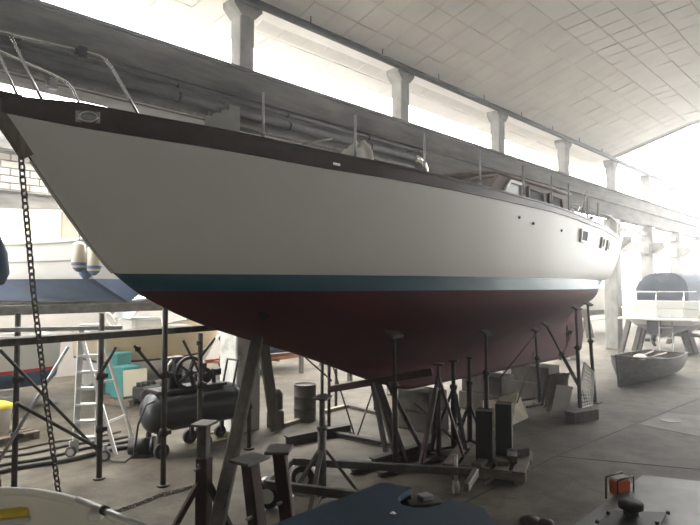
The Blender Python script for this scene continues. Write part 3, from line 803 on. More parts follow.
# pump with finned cylinders
pump = MB(); pump.box((3.92, cyc + .02, .96), (.20, .22, .20)); po = pump.build('pump', 'black_steel', t, bev=.02)
for dx in (-.07, .08):
    m = MB()
    for k in range(6): m.cyl((3.92 + dx, cyc + .02, 1.06 + k * .03), (3.92 + dx, cyc + .02, 1.077 + k * .03), .075, n=14)
    m.cyl((3.92 + dx, cyc + .02, 1.05), (3.92 + dx, cyc + .02, 1.24), .05, n=12); m.build('cylinder_fin', 'steel_grey', po)
    m = MB(); m.box((3.92 + dx, cyc + .02, 1.255), (.13, .15, .04)); m.build('cylinder_head', 'steel_grey', po)
m = MB(); m.tube([(3.86, cyc - .06, 1.24), (3.78, cyc - .12, 1.18), (3.74, cyc - .14, 1.0), (3.76, cyc - .16, .84)], .018, 8); m.build('delivery_pipe', 'galv', t)
fc = V(4.08, cyc - .16, 1.06)
m = MB(); m.torus(fc, (0, 1, 0), .205, .028, 28, 8)
m.cyl(fc + V(0, -.04, 0), fc + V(0, .06, 0), .04, n=12)
for k in range(5):
    a = 2 * math.pi * k / 5; m.bar(fc, fc + V(.2 * math.cos(a), 0, .2 * math.sin(a)), .03, .05, up=(0, 1, 0))
m.build('flywheel', 'black_steel', t)
m = MB(); m.cyl((4.36, cyc - .10, .98), (4.36, cyc + .16, .98), .115, n=18); m.cyl((4.36, cyc - .16, .98), (4.36, cyc - .10, .98), .055, n=12); m.box((4.38, cyc + .03, 1.11), (.10, .10, .07)); m.build('motor', 'black_steel', t)
m = MB(); m.tube([fc + V(.0, .0, .21), (4.36, cyc - .14, 1.04)], .008, 6); m.tube([fc + V(.0, .0, -.21), (4.36, cyc - .14, .92)], .008, 6); m.build('drive_belt', 'black_rubber', t)
m = MB(); m.cyl((4.56, cyc, .83), (4.56, cyc, .98), .03, n=10); m.box((4.58, cyc - .03, 1.01), (.11, .09, .09)); m.cyl((4.58, cyc - .07, 1.02), (4.58, cyc - .09, 1.02), .035, n=12); m.build('pressure_switch', 'black_steel', t)
m = MB(); m.tube([(4.80, cyc - .13, .78), (4.84, cyc - .13, .98), (4.88, cyc - .13, 1.15), (4.88, cyc + .13, 1.15), (4.84, cyc + .13, .98), (4.80, cyc + .13, .78)], .016, 8); m.build('push_handle', 'black_steel', t)
# small motor pump standing at its end
pm = onz(141, 456)
t = thing('small_motor', 'small dark electric motor on the floor at the compressor\'s end', 'motor', pm)
m = MB(); m.cyl(pm + V(-.12, .09, .13), pm + V(.10, -.08, .13), .105, n=18); m.build('body', 'black_steel', t)
m = MB(); m.cyl(pm + V(.10, -.08, .13), pm + V(.14, -.11, .13), .125, n=18); m.build('fan_cover', 'tank_blue', t)
m = MB(); m.box(pm + V(0, 0, .02), (.22, .22, .04), rz=-.65); m.build('foot', 'black_steel', t)
# hose from the compressor to the floor
t = thing('air_hose', 'black air hose looping from the compressor across the floor', 'hose', onz(120, 455))
m = MB(); m.tube([V(3.55, cyc - .2, .75), ony(146, 405, 6.95), ony(138, 425, 6.9), onz(134, 455, .10), onz(125, 462, .02), onz(112, 461, .02), onz(100, 452, .02), onz(80, 456, .02)], .013, 8); m.build('hose', 'cable_black', t)
# pipes and cables along the floor at the left
for i, (a, b, r, mt, lb_) in enumerate((((-10, 474), (150, 443), .03, 'cable_black', 'thick black hose along the floor, nearest of the bundle by the scaffold'),
                                  ((-10, 468), (130, 440), .022, 'cable_black', 'black cable along the floor, middle of the bundle by the scaffold'),
                                  ((-10, 459), (128, 436), .02, 'pipe_grey', 'grey pipe along the floor, third of the bundle by the scaffold'),
                                  ((-10, 453), (120, 432), .016, 'dark_timber', 'brown pipe along the floor, farthest of the bundle by the scaffold'))):
    pa, pb = onz(*a, r), onz(*b, r); m = MB(); pts = []
    for k in range(9):
        q = pa.lerp(pb, k / 8); q += V(.03, .05, 0) * math.sin(k * 1.3 + i); q.z = r; pts.append(q)
    m.tube(pts, r, 8); tag(m.build('floor_hose', mt), lb_, 'hose', 'hoses along the floor by the scaffold')
t = thing('yellow_hose', 'tangled yellow hose on the floor under the compressor\'s handle end', 'hose', onz(215, 446))
m = MB(); m.tube([onz(185, 438, .02), onz(200, 434, .02), onz(218, 432, .02), onz(228, 434, .02)], .018, 8); m.tube([onz(196, 440, .02), onz(212, 443, .02), onz(226, 439, .02)], .018, 8); m.build('hose', 'lime_hose', t)

# ---------------------------------------------------------------- timber prop at the bow, plus a second behind
tp0, tp1 = onz(211, 560), gz(258, 6.45, 1.66)
t = thing('timber_prop', 'thick grey timber beam leaning up under the yacht\'s forefoot', 'timber prop', tp0)
m = MB(); m.bar(tp0 + Z * .06, tp1, .085, .125, up=(1, -1, 0)); m.build('beam', 'dark_timber', t, bev=.01)
m = MB(); m.box(tp0 + Z * .02, (.35, .30, .04), rz=.6); m.build('sole_plate', 'old_wood', t)
a, b = onz(249, 449), gz(252, 8.2, 1.30)
t = thing('slim_post', 'slim rusty post standing just before the whitewashed column', 'post', a)
m = MB(); m.cyl(a, a + Z * 1.25, .03, n=10); m.build('pole', 'rust_dark', t)
m = MB(); m.cyl(a, a + Z * .02, .07, n=14); m.build('base_plate', 'rust_dark', t)
m = MB(); m.cyl(a + Z * .55, a + Z * .62, .045, n=10); m.build('collar', 'rust_dark', t)
# things against the column
cc = V(5.62, 7.2, 0)
t = thing('pressure_pump', 'dark red and black pump unit leaning by the whitewashed column', 'pump', cc)
m = MB(); m.box(cc + V(.1, .02, .13), (.22, .2, .26)); m.build('body', 'rust_red', t, bev=.02)
m = MB(); m.lathe([(0, 0), (.10, .02), (.10, .26), (.06, .33), (0, .34)], cc + V(.12, .02, .27), n=16); m.build('cylinder', 'rust_red', t)
for k in range(3): m = MB(); m.tube([cc + V(.02 * k, .05, .3), cc + V(-.02 + .03 * k, .06, .8), cc + V(-.05 + .02 * k, .08, 1.35), cc + V(.0, .1, 1.5)], .022, 8); m.build('hose', 'cable_black', t)
# dark plank leaning against the column
t = thing('leaning_plank', 'dark plank leaning against the whitewashed column', 'plank', (5.52, 7.0, 0))
m = MB(); m.bar((5.56, 7.0, .02), (5.38, 7.24, 1.9), .19, .05, up=(0, 1, 0)); m.build('board', 'dark_timber', t, bev=.006)

# ---------------------------------------------------------------- steel drum
db = onz(305, 420)
t = thing('steel_drum', 'dark steel drum standing on the floor below the yacht\'s forefoot', 'drum', db)
m = MB(); H = .60; r = .185
m.lathe([(0, .01), (r, .0), (r + .008, .01), (r, .02), (r, H * .33), (r + .008, H * .34), (r, H * .35), (r, H * .66), (r + .008, H * .67), (r, H * .68), (r, H - .02), (r + .01, H - .008), (r + .004, H), (r - .01, H - .004), (r - .01, H - .02), (0, H - .02)], db, n=26); m.build('body', 'drum_steel', t, weld=True)
m = MB(); m.cyl(db + V(.17, -.14, .40), db + V(.30, -.20, .42), .02, n=8); m.build('tap', 'black_steel', t)

# ---------------------------------------------------------------- keel blocks
def block(c, size, rz, label, material='block_concrete', cat='block', group='keel blocks under the yacht', name='keel_block'):
    m = MB(); m.box(c, size, rz=rz); return tag(m.build(name, material, bev=.012), label, cat, group)
kb = .64
bx = 7.30
block((bx, YC, .155), (.46, .66, .31), .02, 'lower concrete block of the front keel support')
block((bx - .02, YC, .465), (.46, .62, .31), -.03, 'upper concrete block of the front keel support')
block((9.25, YC, .16), (.55, .9, .32), 0, 'lower dark block of the middle keel support', 'dark_timber')
block((9.25, YC, .48), (.5, .8, .32), .03, 'upper dark block of the middle keel support', 'dark_timber')
block((11.15, YC, .155), (.8, 1.0, .31), 0, 'lower dark sleeper of the rear keel support', 'dark_timber')
block((11.1, YC, .47), (.55, .8, .31), .05, 'upper dark sleeper of the rear keel support', 'dark_timber')

# ---------------------------------------------------------------- hull props (screw jack, pad on the hull)
def prop(px, pyb, px_t, z_t, label, tripod=True, rusty='rust_dark', yt=None, base=None):
    b = onz(px, pyb) if base is None else base
    d = b.x * CT + b.y * ST
    if yt is None: tp = gz(px_t, d, z_t)
    else: q = yt; tp = V(q[0], q[1], q[2])
    t = thing('hull_prop', label, 'prop', b, group='props under the yacht\'s hull')
    m = MB(); m.cyl(b, b.lerp(tp, .62), .034, n=10); m.build('tube', rusty, t)
    m = MB(); m.cyl(b.lerp(tp, .55), tp, .022, n=10); m.build('screw', rusty, t)
    c = b.lerp(tp, .62); m = MB(); m.torus(c, tp - b, .06, .011, 14, 6); m.cyl(c - (tp - b).normalized() * .04, c + (tp - b).normalized() * .04, .045, n=10); m.build('adjusting_collar', rusty, t)
    m = MB(); m.box(tp, (.20, .15, .04), M=Matrix.Rotation(R(28), 4, 'X')); m.build('pad', 'dark_timber', t)
    m = MB(); m.box(b + Z * .012, (.2, .2, .024)); m.build('foot_plate', rusty, t)
    return t, b, tp
def hull_hit(px, py):
    d = ray(px, py); k = 3.0
    while k < 25:
        q = Vector((0, 0, EYE)) + d * k
        if 1.4 < q.x < 15.4 and hk(q.x) < q.z < hs(q.x) and abs(q.y - YC) < half(q.x, q.z): return q
        k += .01
    return Vector((0, 0, EYE)) + d * 9
def hp(px, py, base_px, label, base_py=None):
    q = hull_hit(px, py); q = q + V(0, -.05, -.03); dep = q.x * CT + q.y * ST
    b = gz(base_px, dep) if base_py is None else onz(base_px, base_py)
    t, b, tp = prop(0, 0, 0, 0, label, yt=q, base=b)
q = hull_hit(264, 314); m = MB(); m.cyl(q + V(.0, .02, .01), q + V(-.005, -.02, -.012), .06, n=16); m.build('transducer', 'black_steel', yacht)
hp(391, 331, 395, 'rusty screw prop under the yacht\'s bilge, frontmost of the port side')
hp(483, 330, 485, 'rusty screw prop under the yacht\'s bilge behind the black box posts')
hp(533, 328, 538, 'upright rusty screw prop beside the grey board under the yacht\'s quarter')
hp(543, 322, 588, 'slanting rusty prop reaching up from the lattice panel to the yacht\'s quarter', 403)
hp(573, 306, 578, 'tall dark prop beside the yacht\'s rudder, nearer of the stern pair')
hp(585, 302, 593, 'tall dark prop aft of the yacht\'s rudder, farther of the stern pair')
# thin bracing rods between the stern props
for i, (a, b, lb_) in enumerate((((500, 378, 5.0), (541, 328, 4.6), 'thin steel rod slanting down from the quarter prop towards the bow'), ((517, 403, 4.6), (534, 352, 4.6), 'short thin steel rod beside the upright quarter prop'), ((560, 360, 5.0), (574, 330, 4.9), 'thin steel rod slanting up to the rudder prop'))):
    m = MB(); m.cyl(ony(*a), ony(*b), .012, n=6); tag(m.build('brace_rod', 'rust_dark'), lb_, 'rod', 'brace rods under the yacht')

# ---------------------------------------------------------------- cradle trestle below the forefoot: cross beam, A-frame legs, floor beams
cb0, cb1 = gz(331, 8.1, .80), gz(431, 7.75, 1.02)
cb0 = V(*gz(331, 8.0)[:2], EYE - (388 - 286) / FPX * 8.0); cb1 = V(*gz(432, 7.6)[:2], EYE - (371 - 286) / FPX * 7.6)
t = thing('steel_trestle', 'rusty trestle with sloping cross beam and splayed legs under the yacht\'s forefoot', 'trestle', onz(385, 455))
m = MB(); m.bar(cb0, cb1, .08, .09); m.build('cross_beam', 'rust_red', t, bev=.006)
def leg(px, py, q, w_=.06, name='leg', mt='rust_dark'):
    m = MB(); m.bar(onz(px, py), q, w_, w_); m.build(name, mt, t, bev=.005)
e1 = cb0.lerp(cb1, .45)
leg(398, 463, e1 + V(-.05, -.05, 0)); leg(406, 462, e1 + V(.05, 0, .0)); leg(386, 452, e1 + V(.0, .05, -.02)); leg(425, 455, cb0.lerp(cb1, .55), .05)
for (a, b) in (((322, 430), (322, 350)), ((329, 428), (328, 356)), ((375, 411), (374, 372)), ((336, 408), (334, 368))):
    pb = onz(*a); d = pb.x * CT + pb.y * ST; zt = EYE - (b[1] - 286) / FPX * d
    m = MB(); m.cyl(pb, V(pb.x, pb.y, zt), .026, n=8); m.build('upright', 'rust_dark', t)
for (a, b, d) in (((330, 356), (356, 438), 8.6), ((356, 438), (376, 380), 8.6), ((300, 352), (332, 380), 8.6), ((350, 375), (362, 357), 8.8), ((414, 402), (455, 440), 7.6)):
    pa = V(*gz(a[0], d)[:2], EYE - (a[1] - 286) / FPX * d); pb = V(*gz(b[0], d)[:2], EYE - (b[1] - 286) / FPX * d)
    m = MB(); m.cyl(pa, pb, .013, n=6); m.build('brace', 'rust_dark', t)
def floor_beam(a, b, w_, h_, label, mt='rust_dark', grp='beams lying under the yacht'):
    pa, pb = onz(*a, h_ / 2 + .002), onz(*b, h_ / 2 + .002); m = MB()
    d = (pb - pa).normalized(); n_ = Z.cross(d)
    for s_ in (-1, 1): m.bar(pa + Z * (s_ * (h_ / 2 - .008)), pb + Z * (s_ * (h_ / 2 - .008)), w_, .016)
    m.bar(pa, pb, w_ * .3, h_ - .02); tag(m.build('floor_beam', mt), label, 'steel beam', grp)
floor_beam((286, 441), (350, 428), .12, .13, 'steel beam on the floor, left end beside the drum')
floor_beam((326, 432), (396, 446), .10, .07, 'steel beam on the floor running right from the trestle\'s uprights')
floor_beam((372, 463), (432, 445), .10, .12, 'steel beam on the floor across the trestle\'s splayed legs')
floor_beam((352, 472), (420, 454), .06, .06, 'rusty rail on the floor in front of the trestle\'s legs')
floor_beam((379, 475), (440, 460), .06, .05, 'rusty rail on the floor, foremost of those before the trestle')
for i, (a, b) in enumerate((((322, 412), (346, 406)), ((345, 405), (378, 413)), ((283, 425), (300, 420)))):
    m = MB(); m.bar(onz(*a, .03), onz(*b, .03), .09, .055); tag(m.build('floor_plank', ['plywood', 'dark_timber', 'plywood'][i], bev=.005), ['pale plank on the floor right of the drum', 'dark plank on the floor behind the trestle\'s uprights', 'pale plank on the floor between column and drum'][i], 'plank', 'planks on the floor round the drum')

# ---------------------------------------------------------------- jack stands
def plate(m, c, s_, rz=0.4, th=.022): m.box(c, (s_, s_ * .8, th), rz=rz)
def box_stand(px, depth, H, label, w_=.13, tone='rust_red', upper=.30, tilt=(0, 0), splay=.22, pw=.22, rz=.5):
    b = gz(px, depth)
    t = thing('jack_stand', label, 'jack stand', b, group='steel jack stands before the bow')
    hd = b + V(tilt[0], tilt[1], H)
    mid = b.lerp(hd, 1 - upper)
    m = MB(); m.bar(b + Z * .02, mid, w_, w_, up=(math.cos(rz), math.sin(rz), 0)); m.build('post', tone, t, bev=.008)
    m = MB(); m.bar(b.lerp(hd, .55), hd, w_ * (.72 if upper > .2 else .97), w_ * (.72 if upper > .2 else .97), up=(math.cos(rz), math.sin(rz), 0)); m.build('inner_post', 'steel_grey' if upper > .2 else tone, t, bev=.006)
    m = MB(); plate(m, hd, pw, rz); m.build('top_plate', 'steel_grey', t, bev=.004)
    for k in range(3):
        a = rz + k * 2 * math.pi / 3 + .4; f = b + V(math.cos(a) * splay * 1.6, math.sin(a) * splay * 1.6, .02)
        m = MB(); m.bar(f, b.lerp(hd, .55), .045, .045); m.build('leg', tone, t)
        m = MB(); m.bar(f, b + Z * .03, .045, .04); m.build('foot_bar', tone, t)
    m = MB(); c = b.lerp(hd, .62); m.cyl(c - V(.10, .03, 0), c + V(.10, .03, 0), .012, n=8); m.build('pin', 'galv', t)
    return t
box_stand(206, 5.2, 1.0, 'rust brown jack stand with grey head, leftmost of the group before the bow', .115, 'rust_red', .30, pw=.21)
box_stand(268, 4.1, 1.01, 'rust brown jack stand with broad top plate beside the leaning timber', .10, 'rust_red', .12, pw=.23, rz=.2, tilt=(-.085, .088), splay=.14)
box_stand(296, 4.4, .995, 'rust brown jack stand with broad plate, next left of the grey tripod stand', .10, 'rust_red', .12, pw=.23, rz=.7, tilt=(-.085, .088), splay=.14)
def tripod(px, pyb, H, label, r=.05, tone='steel_grey', pw=.2, splay=.30, legs=3, leg_at=.45, ph=0.3):
    b = onz(px, pyb)
    t = thing('tripod_stand', label, 'tripod stand', b, group='tripod stands')
    m = MB(); m.cyl(b + Z * .08, b + Z * (H * .72), r, n=14); m.build('tube', tone, t)
    m = MB(); m.cyl(b + Z * (H * .6), b + Z * H, r * .68, n=12); m.build('inner_tube', tone, t)
    m = MB(); m.cyl(b + Z * (H * .70), b + Z * (H * .74), r * 1.25, n=14); m.cyl(b + Z * (H * .71) - V(.09, .06, 0), b + Z * (H * .71) + V(.09, .06, 0), .010, n=6); m.build('collar', tone, t)
    m = MB(); plate(m, b + Z * H, pw, .5); m.build('top_plate', tone, t, bev=.004)
    for k in range(legs):
        a = ph + k * 2 * math.pi / legs; f = b + V(math.cos(a) * splay, math.sin(a) * splay, .02)
        m = MB(); m.bar(f, b + Z * (H * leg_at), .045, .03); m.build('leg', tone, t)
        m = MB(); m.bar(f, b + Z * .10, .03, .03); m.build('strut', tone, t)
    return t
tripod(322, 505, 1.09, 'grey tripod stand with square plate before the steel drum', .045, 'steel_grey', .20, .44, leg_at=.55, ph=R(-30))
tripod(439, 462, 1.24, 'dark red tripod stand left of the black box posts, frontmost of three', .034, 'rust_red', .17, .34, leg_at=.88, ph=.9)
tripod(454, 454, 1.24, 'grey brown tripod stand behind the frontmost dark red one', .040, 'rust_dark', .15, .32, leg_at=.72, ph=.1)
tripod(470, 447, 1.24, 'rusty tripod stand with small head directly behind the black box posts', .036, 'rust_dark', .10, .25, leg_at=.5, ph=.6)
# ---------------------------------------------------------------- pallet with black box posts
pl = onz(489, 468)
t = thing('wooden_pallet', 'wooden pallet carrying the two black box posts', 'pallet', pl, R(22))
def lb(m, c, size): m.box(V(*c), size)
for k in range(5): m = MB(); lb(m, (0, -.40 + .2 * k, .125), (.92, .15, .022)); m.build('deck_board', 'pallet_wood', t, world=False, bev=.003)
for k in range(3): m = MB(); lb(m, (-.40 + .40 * k, 0, .068), (.10, .95, .09)); m.build('bearer', 'pallet_wood', t, world=False, bev=.003)
for k in range(3): m = MB(); lb(m, (0, -.4 + .4 * k, .011), (.92, .10, .022)); m.build('bottom_board', 'pallet_wood', t, world=False, bev=.003)
def post(px, d, label, h_):
    b = gz(px, d, .138); m = MB(); s_ = .185
    rz = .42
    t = thing('box_post', label, 'box post', b, rz, 'black box posts on the pallet')
    m = MB()
    for (dx, dy, sx, sy) in ((-s_ / 2, 0, .012, s_ + .012), (s_ / 2, 0, .012, s_ + .012), (0, -s_ / 2, s_, .012), (0, s_ / 2, s_, .012)): m.box(V(dx, dy, h_ / 2), (sx, sy, h_))
    m.build('shell', 'black_steel', t, world=False)
    m = MB(); m.box(V(0, 0, h_ - .012), (s_ - .01, s_ - .01, .012)); m.build('cap', 'rust_dark', t, world=False)
    m = MB(); m.bar(V(-.03, -s_ / 2 - .01, h_ * .62), V(.03, -s_ / 2 - .01, h_ * .62), .012); m.build('lug', 'galv', t, world=False)
post(483.5, 7.0, 'black steel box post, nearer of the two on the pallet', .60)
post(502.5, 7.25, 'black steel box post, farther of the two on the pallet', .63)
for i, (px, py, s_, rz, mt, l_) in enumerate(((512, 456, (.34, .12, .09), .5, 'dark_timber', 'dark timber offcut at the foot of the farther box post'), (519, 452, (.26, .10, .10), -.4, 'dark_timber', 'short dark timber offcut on the pallet\'s right corner'),
                                             (480, 463, (.24, .12, .05), .2, 'block_concrete', 'flat pale stone slab on the pallet before the nearer box post'), (500, 461, (.20, .14, .06), .9, 'block_concrete', 'broken pale stone on the pallet between the box posts'))):
    c = onz(px, py, .14 + s_[2] / 2); m = MB(); m.box(c, s_, rz=rz); tag(m.build('offcut', mt, bev=.01), l_, 'offcut', 'offcuts on the pallet')
t = thing('thin_lath', 'long thin pale lath lying on the floor before the pallet', 'lath', onz(505, 480))
m = MB(); m.bar(onz(484, 484, .012), onz(527, 460, .012), .03, .02); m.build('board', 'pallet_wood', t)
t = thing('base_board', 'pale board under the dark red tripod stands', 'board', onz(450, 463))
m = MB(); pts = [onz(421, 462, .0), onz(452, 450, .0), onz(474, 464, .0), onz(440, 470, .0)]; m.prism(pts, (0, 0, .025)); m.build('board', 'dark_timber', t)
# lever plate with holes leaning among the tripods
p = onz(463, 455)
t = thing('slotted_plate', 'narrow grey steel plate with holes leaning between the tripod stands', 'steel plate', p)
m = MB()
tp = p + V(.03, .12, .78)
m.bar(p, tp, .16, .02, up=(.7, -.7, 0)); m.build('plate', 'steel_grey', t, bev=.006)
for q in (.3, .5, .75):
    c = p.lerp(tp, q); m = MB(); m.cyl(c + V(-.012, -.012, 0), c + V(.012, .012, 0), .035, n=12); m.build('hole_rim', 'black_steel', t)
m = MB(); m.cyl(onz(424, 461, .02), V(*gz(437, 7.3)[:2], .95), .014, n=8)
tag(m.build('white_rod', 'galv'), 'thin pale steel rod leaning against the dark red tripod stand', 'rod')

# ---------------------------------------------------------------- boat trailer frame in front
def tz(px, py, z=.36): return onz(px, py, z)
t = thing('boat_trailer', 'low grey steel boat trailer frame across the floor before the stands', 'trailer', onz(380, 500))
a, b = tz(292, 461), tz(476, 472)
c, d = tz(266, 484), tz(356, 495)
def tb(p, q, name, w_=.055, h_=.075): m = MB(); m.bar(p, q, w_, h_); return m.build(name, 'steel_grey', t, bev=.006)
tb(a, b, 'long_rail'); tb(c, d, 'long_rail'); tb(a, c, 'cross_rail'); tb(b, tz(466, 488), 'drawbar'); tb(d, tz(440, 510), 'long_rail')
for px, py in ((303, 490), (268, 508)):
    w0 = onz(px, py); m = MB(); cw = w0 + Z * .13
    ax = (b - a).normalized(); nx = Z.cross(ax)
    m.lathe([(.07, -.04), (.115, -.045), (.13, -.025), (.13, .025), (.115, .045), (.07, .04)], cw, nx, 24); o = m.build('tyre', 'black_rubber', t)
    m = MB(); m.cyl(cw - nx * .045, cw + nx * .045, .075, n=20); m.build('rim', 'white_paint', o)
    m = MB(); pts = []
    for k in range(9):
        an = math.pi * k / 8; pts.append(cw + ax * (.165 * math.cos(an)) + Z * (.165 * math.sin(an)))
    for (p0, p1) in zip(pts, pts[1:]): m.bar(p0, p1, .12, .012, up=((p0 + p1) / 2 - cw))
    m.build('mudguard', 'white_paint', t)
jw = onz(456, 494)
m = MB(); m.cyl(jw + V(-.02, .02, .07), jw + V(.02, -.02, .07), .07, n=16); o = m.build('jockey_wheel', 'grey_board', t)
m = MB(); m.cyl(jw + Z * .07, jw + Z * .42, .02, n=8); m.build('jockey_post', 'galv', t)

# ---------------------------------------------------------------- panels below the quarter
def sheet(name, pts, th, mt, label, cat, group=None):
    t = thing(name, label, cat, V(*((pts[0] + pts[1]) / 2)[:2], 0), group=group)
    n_ = (pts[1] - pts[0]).cross(pts[3] - pts[0]).normalized(); m = MB(); m.prism(pts, n_ * th); m.build('sheet', mt, t); return t
def pd(px, py, d): return V(*gz(px, d)[:2], EYE - (py - 286) / FPX * d)
sheet('plywood_sheet', [onz(484, 424, .005), onz(513, 425, .005), pd(507, 398, 9.9), pd(481, 400, 9.9)], .015, 'plywood', 'pale plywood sheet propped behind the box posts, left of two', 'plywood', 'plywood sheets under the yacht')
sheet('plywood_sheet', [onz(511, 426, .005), onz(528, 418, .005), pd(516, 391, 9.9), pd(497, 397, 9.7)], .015, 'plywood', 'pale plywood sheet propped behind the box posts, right of two', 'plywood', 'plywood sheets under the yacht')
sheet('grey_board', [onz(550, 417, .005), onz(566, 417, .005), pd(571, 386, 10.1), pd(555, 384, 10.1)], .02, 'pale_board', 'light grey flat panel leaning under the yacht\'s quarter', 'panel')
for i, (dx, l_) in enumerate(((0, 'dark board leaning behind the grey panel, front of three'), (-5, 'dark board leaning behind the grey panel, middle of three'), (-10, 'dark board leaning behind the grey panel, rear of three'))):
    sheet('leaning_board', [onz(546 + dx * .6, 411 - i * 3, .005), onz(560 + dx * .6, 409 - i * 3, .005), pd(568 + dx, 372, 10.8 + i * .2), pd(554 + dx, 375, 10.8 + i * .2)], .02, ['dark_timber', 'old_wood', 'dark_timber'][i], l_, 'board', 'dark boards under the quarter')
# lattice panel
pts = [onz(577, 409, .005), onz(592, 405, .005), pd(592, 372, 11.0), pd(583, 362, 11.0)]
t = thing('lattice_panel', 'white lattice grille leaning beside the slanting prop', 'lattice panel', V(*pts[0][:2], 0))
m = MB()
for p, q in zip(pts, pts[1:] + pts[:1]): m.bar(p, q, .03, .03)
m.build('frame', 'white_paint', t)
for k in range(1, 8):
    m = MB(); m.bar(pts[0].lerp(pts[1], k / 8), pts[3].lerp(pts[2], k / 8), .012, .012); m.build('slat', 'white_paint', t)
for k in range(1, 12):
    m = MB(); m.bar(pts[0].lerp(pts[3], k / 12), pts[1].lerp(pts[2], k / 12), .012, .012); m.build('slat', 'white_paint', t)
t = thing('timber_block', 'short squared timber block on the floor before the lattice grille', 'timber', onz(583, 418))
m = MB(); m.bar(onz(569, 417, .09), onz(594, 413, .09), .2, .17); m.build('block', 'dark_timber', t, bev=.008)
t = thing('floor_frame', 'thin steel frame lying on the floor right of the plywood sheets', 'steel frame', onz(530, 404))
m = MB(); m.bar(onz(509, 402, .02), onz(556, 394, .02), .04, .04); m.bar(onz(527, 407, .02), onz(551, 401, .02), .04, .04); m.build('bar', 'rust_dark', t)

# ================================================================== BOATS
def boat(name, label, cat, loc, rz, L, B, H, bands, group=None, rake=.35, sheer=.16, fine=.62, stern=.82, vee=.45, open_=True, deck_mat='white_gel', rim_mat='white_gel', chine=.72, z0=0.0, kinds=True):
    """bow towards +x, stern at -x, keel line at z = z0"""
    t = thing(name, label, cat, loc, rz, group)
    N = 28
    def plan(u): return (stern + (1 - stern) * math.sin(min(1, u / .45) * math.pi / 2)) if u < .45 else max(.02, (1 - ((u - .45) / .55) ** (1 / (1 - fine) if fine < 1 else 9)) )
    def sec(u, f):          # f 0 keel .. 1 sheer
        zs = H + sheer * H * (abs(u - .3) / .7) ** 2 * 2
        lift = H * .75 * max(0, (u - .62) / .38) ** 2.2
        b = B / 2 * plan(u)
        if f < .45:
            g = f / .45; y = b * chine * g * (1 - .35 * max(0, (u - .5) / .5)); z = vee * H * g * .62
        else:
            g = (f - .45) / .55; yc = b * chine * (1 - .35 * max(0, (u - .5) / .5)); y = yc + (b - yc) * g ** .7; z = vee * H * .62 + (zs - vee * H * .62) * g
        z = lift + (zs - lift) * (z / zs)
        x = -L / 2 + L * u - (0 if u < .6 else rake * L * .25 * (1 - f) * ((u - .6) / .4) ** 1.5)
        return V(x, y, z0 + z)
    fs = []
    for (f0, f1, mt, nm) in bands:
        m = MB()
        for sg in (-1, 1):
            rows = []
            for i in range(N + 1):
                u = i / N; row = []
                for j in range(7):
                    p = sec(u, f0 + (f1 - f0) * j / 6); row.append(V(p.x, sg * p.y, p.z))
                rows.append(row)
            m.grid(rows)
        q = [sec(0, f0 + (f1 - f0) * j / 6) for j in range(7)]
        m.grid([[V(p.x, -p.y, p.z) for p in q], [V(p.x, p.y, p.z) for p in q]], False)
        m.build(nm, mt, t, world=False, weld=True)
    m = MB()
    for sg in (-1, 1): m.tube([V(p.x, sg * p.y, p.z) for p in (sec(i / N, 1) for i in range(N + 1))], .022, 6)
    p = sec(0, 1); m.tube([V(p.x, -p.y, p.z), V(p.x, p.y, p.z)], .02, 6); m.build('gunwale', rim_mat, t, world=False)
    m = MB(); rows = []
    for i in range(N + 1):
        p = sec(i / N, 1); dz = -.02 if not open_ else -H * .45
        q = .97 if not open_ else .80
        rows.append([V(p.x * (1 if not open_ else .97), p.y * s_ * q, p.z + dz + (.05 * (1 - s_ * s_) if not open_ else 0)) for s_ in (-1, -.5, 0, .5, 1)])
    m.grid(rows); m.build('deck' if not open_ else 'sole', deck_mat, t, world=False)
    return t, sec

# --- wooden rowing dinghy lying on the hall floor: clinker planks, ribs, thwarts
bowp, stp = onz(619, 387), onz(668, 373.5)
ax = (bowp - stp); rz = math.atan2(ax.y, ax.x); ctr = (bowp + stp) / 2
t = thing('wooden_dinghy', 'old grey clinker rowing dinghy lying alone on the open floor', 'dinghy', (ctr.x, ctr.y, 0), rz)
L = ax.length + .15; N = 24; NP = 7
def dsec(u, f):
    b = .60 * (.72 + .28 * math.sin(min(1, u / .4) * math.pi / 2)) if u < .4 else .60 * max(.02, 1 - ((u - .4) / .6) ** 2.6)
    zs = .50 + .16 * max(0, (u - .35) / .65) ** 2 + .04 * (1 - u)
    y = b * math.sin(f * math.pi / 2) ** .62; z = zs * (1 - math.cos(f * math.pi / 2)) ** .75
    return V(-L / 2 + L * u - .12 * (1 - f) * max(0, (u - .7) / .3), y, z + .02)
for sg in (-1, 1):
    for k in range(NP):
        m = MB(); rows = []
        for i in range(N + 1):
            u = i / N; p, q = dsec(u, k / NP), dsec(u, (k + 1) / NP + .02)
            o_ = .016
            rows.append([V(p.x, sg * (p.y + .0), p.z), V(p.x, sg * (p.y + o_), p.z), V(q.x, sg * (q.y + .002), q.z), V(q.x, sg * (q.y - .012), q.z), V(p.x, sg * (p.y + .0), p.z)])
        m.grid(rows, False); m.build('plank', 'dinghy_wood', t, world=False)
    m = MB(); m.tube([V(p.x, sg * p.y, p.z + .01) for p in (dsec(i / N, 1) for i in range(N + 1))], .024, 6); m.build('gunwale', 'dinghy_wood', t, world=False)
    for k in range(11):
        u = .08 + .075 * k; m = MB(); m.tube([V(p.x, sg * (p.y - .02), p.z + .015) for p in (dsec(u, j / 6) for j in range(1, 7))], .012, 5); m.build('rib', 'dinghy_wood', t, world=False)
m = MB(); q = [dsec(0, j / 8) for j in range(9)]
m.prism([V(p.x, p.y, p.z) for p in q] + [V(p.x, -p.y, p.z) for p in reversed(q[1:])], (-.03, 0, 0)); m.build('transom', 'dinghy_wood', t, world=False)
